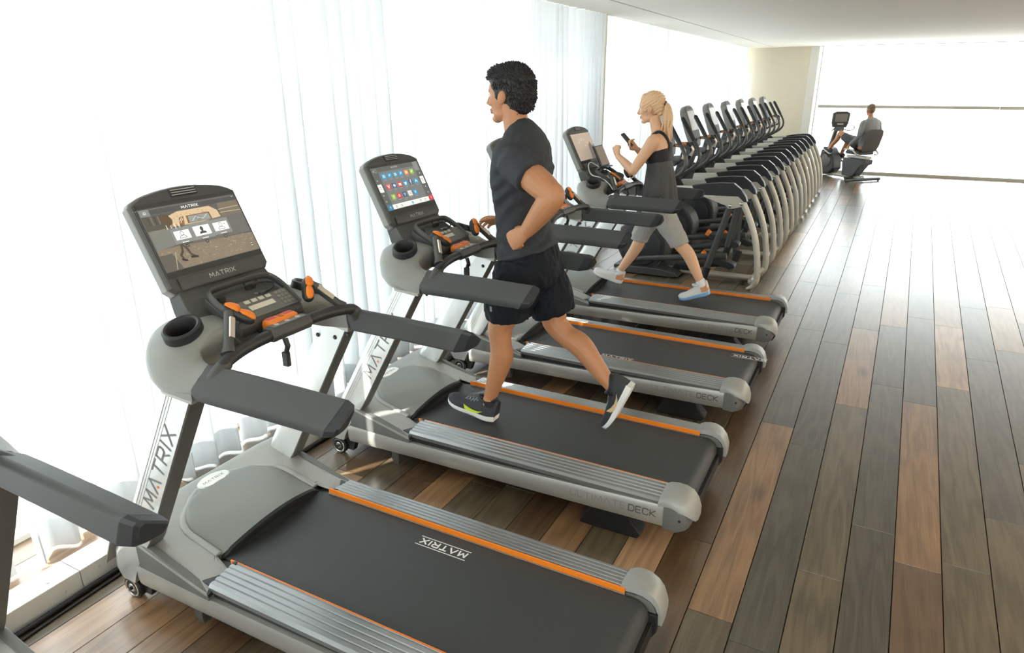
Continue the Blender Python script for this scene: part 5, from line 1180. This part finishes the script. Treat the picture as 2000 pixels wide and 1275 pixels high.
    shoe(T, (-2.045, 6.2, .325), (-2.345, 6.2, .395), (-.2, 0, 1), M_wsh, M_soleW, .048, lace=M_soleW, collar=M_wsh, accent=M_or2, name='trainer_shoe')
    shoe(T, (-1.145, 6.0, .395), (-1.41, 6.0, .292), (-.35, 0, .95), M_wsh, M_bsole, .048, lace=M_soleW, collar=M_wsh, accent=M_or2, name='trainer_shoe')
    for c, d in ((ar, (ar - kr).normalized()), (al, (al - kl).normalized())): obj('sock', MB().tube([c - d * .045, c + d * .02], [.042, .046], 18), M_soleW, T, bevel=.004)
    return T, wr
W_, wwr = woman()
# phone in her right hand, tablet and lead on her console
d = (Vector((-2.10, 6.19, 1.745)) - Vector((-2.005, 6.19, 1.648))).normalized(); n = Vector((.7, -.16, .7)); s = d.cross(n).normalized(); n = s.cross(d)
R3 = Matrix((s, d, n)).transposed()
ph = thing('phone', 'dark phone held up in the right hand of the walking woman', 'phone', (-2.058, 6.19, 1.700))
q = obj('phone_case', MB().add([Vector((x, y, z)) for z in (-.0045, .0045) for x, y in rrect(.072, .148, .012, 3)], [list(range(16)), list(range(16, 32))] + [(i, (i + 1) % 16, (i + 1) % 16 + 16, i + 16) for i in range(16)]).map(lambda p: R3 @ p), mat('phone_grey', srgb(70, 70, 72), .3, .3), ph, angle=30)
obj('phone_screen', MB().add([R3 @ Vector((x, y, .005)) for x, y in rrect(.066, .138, .009, 3)], [list(range(16))]), mat('phone_glass', srgb(30, 32, 36), .08), ph, flatshade=True)
tY = PLACE[4][0]
tb = thing('tablet', 'black-framed tablet propped against the console in front of the walking woman', 'tablet', (-2.258, tY + .09, 1.452))
Rt = Matrix.Rotation(-.46, 3, 'Y')
obj('tablet_case', MB().box((0, 0, .105), (.014, .235, .20), None).map(lambda p: Rt @ p), M_black, tb, bevel=.004)
obj('tablet_screen', MB().box((.0075, .012, .105), (.002, .195, .18), None).map(lambda p: Rt @ p), mat('tablet_glow', srgb(170, 154, 138), .15, coat=.5), tb, flatshade=True)
obj('tablet_foot', MB().box((.02, 0, .0), (.05, .16, .012)), M_black, tb, bevel=.003)
cord('charging_cable', [(-2.27, tY - .0, 1.44), (-2.33, tY - .09, 1.50), (-2.345, tY - .13, 1.47), (-2.29, tY - .18, 1.40), (-2.20, tY - .16, 1.375), (-2.11, tY - .20, 1.33), (-2.06, tY - .24, 1.29)], .005, 'thin white charging cable hanging from the propped tablet over the console', mat('white_cable', srgb(235, 235, 233), .4))
cord('earphone_cable', [(-2.02, tY + .06, 1.34), (-1.96, tY + .05, 1.38), (-1.93, tY + .10, 1.44), (-1.91, tY + .16, 1.48)], .004, 'thin white lead rising from the console toward the elbow of the walking woman', mat('white_cable', srgb(235, 235, 233), .4))

# --- cyclist
def cyclist():
    T = thing('person', 'man in a grey long-sleeved top seated on the exercise bike by the far window', 'person', BK[0], BK[1])
    S_ = (0, 1, 0); mb = MB(); H, B = head(mb, (.10, 0, 1.578), (1, -.1, -.05), (0, 0, 1), .92)
    limb(mb, [(.085, 0, 1.52), (.07, 0, 1.44), (.05, 0, 1.36)], [.054, .056, .085])
    tor = [((.05, 0, 1.40), .055, .08), ((.03, 0, 1.35), .085, .165), ((.01, 0, 1.26), .105, .19), ((.0, 0, 1.10), .11, .175), ((.03, 0, .92), .11, .16), ((.08, 0, .80), .13, .18), ((.12, 0, .735), .12, .17)]
    torso(mb, tor, S_)
    for s in (-1, 1):
        limb(mb, [(.03, s * .17, 1.32), (.03, s * .20, 1.28), (.02, s * .25, 1.12), (.02, s * .27, 1.02)], [.06, .062, .05, .042]); limb(mb, [(.02, s * .27, 1.02), (.12, s * .285, .92), (.24, s * .30, .81)], [.042, .042, .028])
        hand(mb, (.24, s * .30, .80), (.7, 0, -.75), (0, -s, -.1), .9, (.9, 1.1, .8), .8, .0, -s)
        kn = Vector((.78, s * .13, 1.02 if s > 0 else .93)); an = Vector((1.03, s * .18, .63)) if s > 0 else Vector((1.0, s * .18, .50)); hp = Vector((.16, s * .10, .79))
        limb(mb, [hp, hp + (kn - hp) * .5, kn + Vector((-.04, 0, .01)), kn, kn + (an - kn) * .3 + Vector((-.02, 0, -.01)), kn + (an - kn) * .7, an, an + Vector((.02, 0, -.04))], [.10, .085, .064, .060, .056, .045, .036, .04])
    grown('body', mb, M_skin, T, .007, 3)
    mb = MB(); E = lambda p, r: mb.ell(H(*p), [v * .92 for v in r], B, 18)
    E((-.022, 0, .058), (.108, .087, .086)); E((-.058, 0, .0), (.062, .075, .08))
    grown('hair', mb, mat('brown_hair', srgb(112, 92, 70), .6), T, .007, 2, wrinkle(.005, 40))
    mb = MB(); torso(mb, [(c, a + .012, b_ + .012) for c, a, b_ in tor[:-1]], S_)
    for s in (-1, 1):
        limb(mb, [(.03, s * .16, 1.31), (.03, s * .20, 1.28), (.02, s * .25, 1.12), (.02, s * .27, 1.02)], [.07, .073, .062, .054], 14); limb(mb, [(.02, s * .27, 1.02), (.12, s * .285, .92), (.22, s * .298, .83)], [.054, .052, .040], 14)
    grown('long_sleeved_top', mb, mat('grey_jersey', srgb(128, 130, 132), .8), T, .007, 3, wrinkle(.004, 10))
    mb = MB(); mb.ell((.13, 0, .79), (.15, .185, .10), None, 18)
    for s in (-1, 1):
        kn = Vector((.78, s * .13, 1.02 if s > 0 else .93)); hp = Vector((.16, s * .10, .79)); limb(mb, [hp, hp + (kn - hp) * .45, hp + (kn - hp) * .78], [.115, .105, .092], 16)
    grown('shorts', mb, mat('dark_grey_shorts', srgb(58, 58, 60), .7), T, .007, 3, wrinkle(.004, 10))
    for s in (-1, 1):
        an = Vector((1.03, s * .18, .63)) if s > 0 else Vector((1.0, s * .18, .50))
        shoe(T, an + Vector((-.07, 0, -.09)), an + Vector((.17, 0, .02)), (-.4, 0, 1), M_shoeD, M_soleW, .046, name='trainer_shoe')
cyclist()
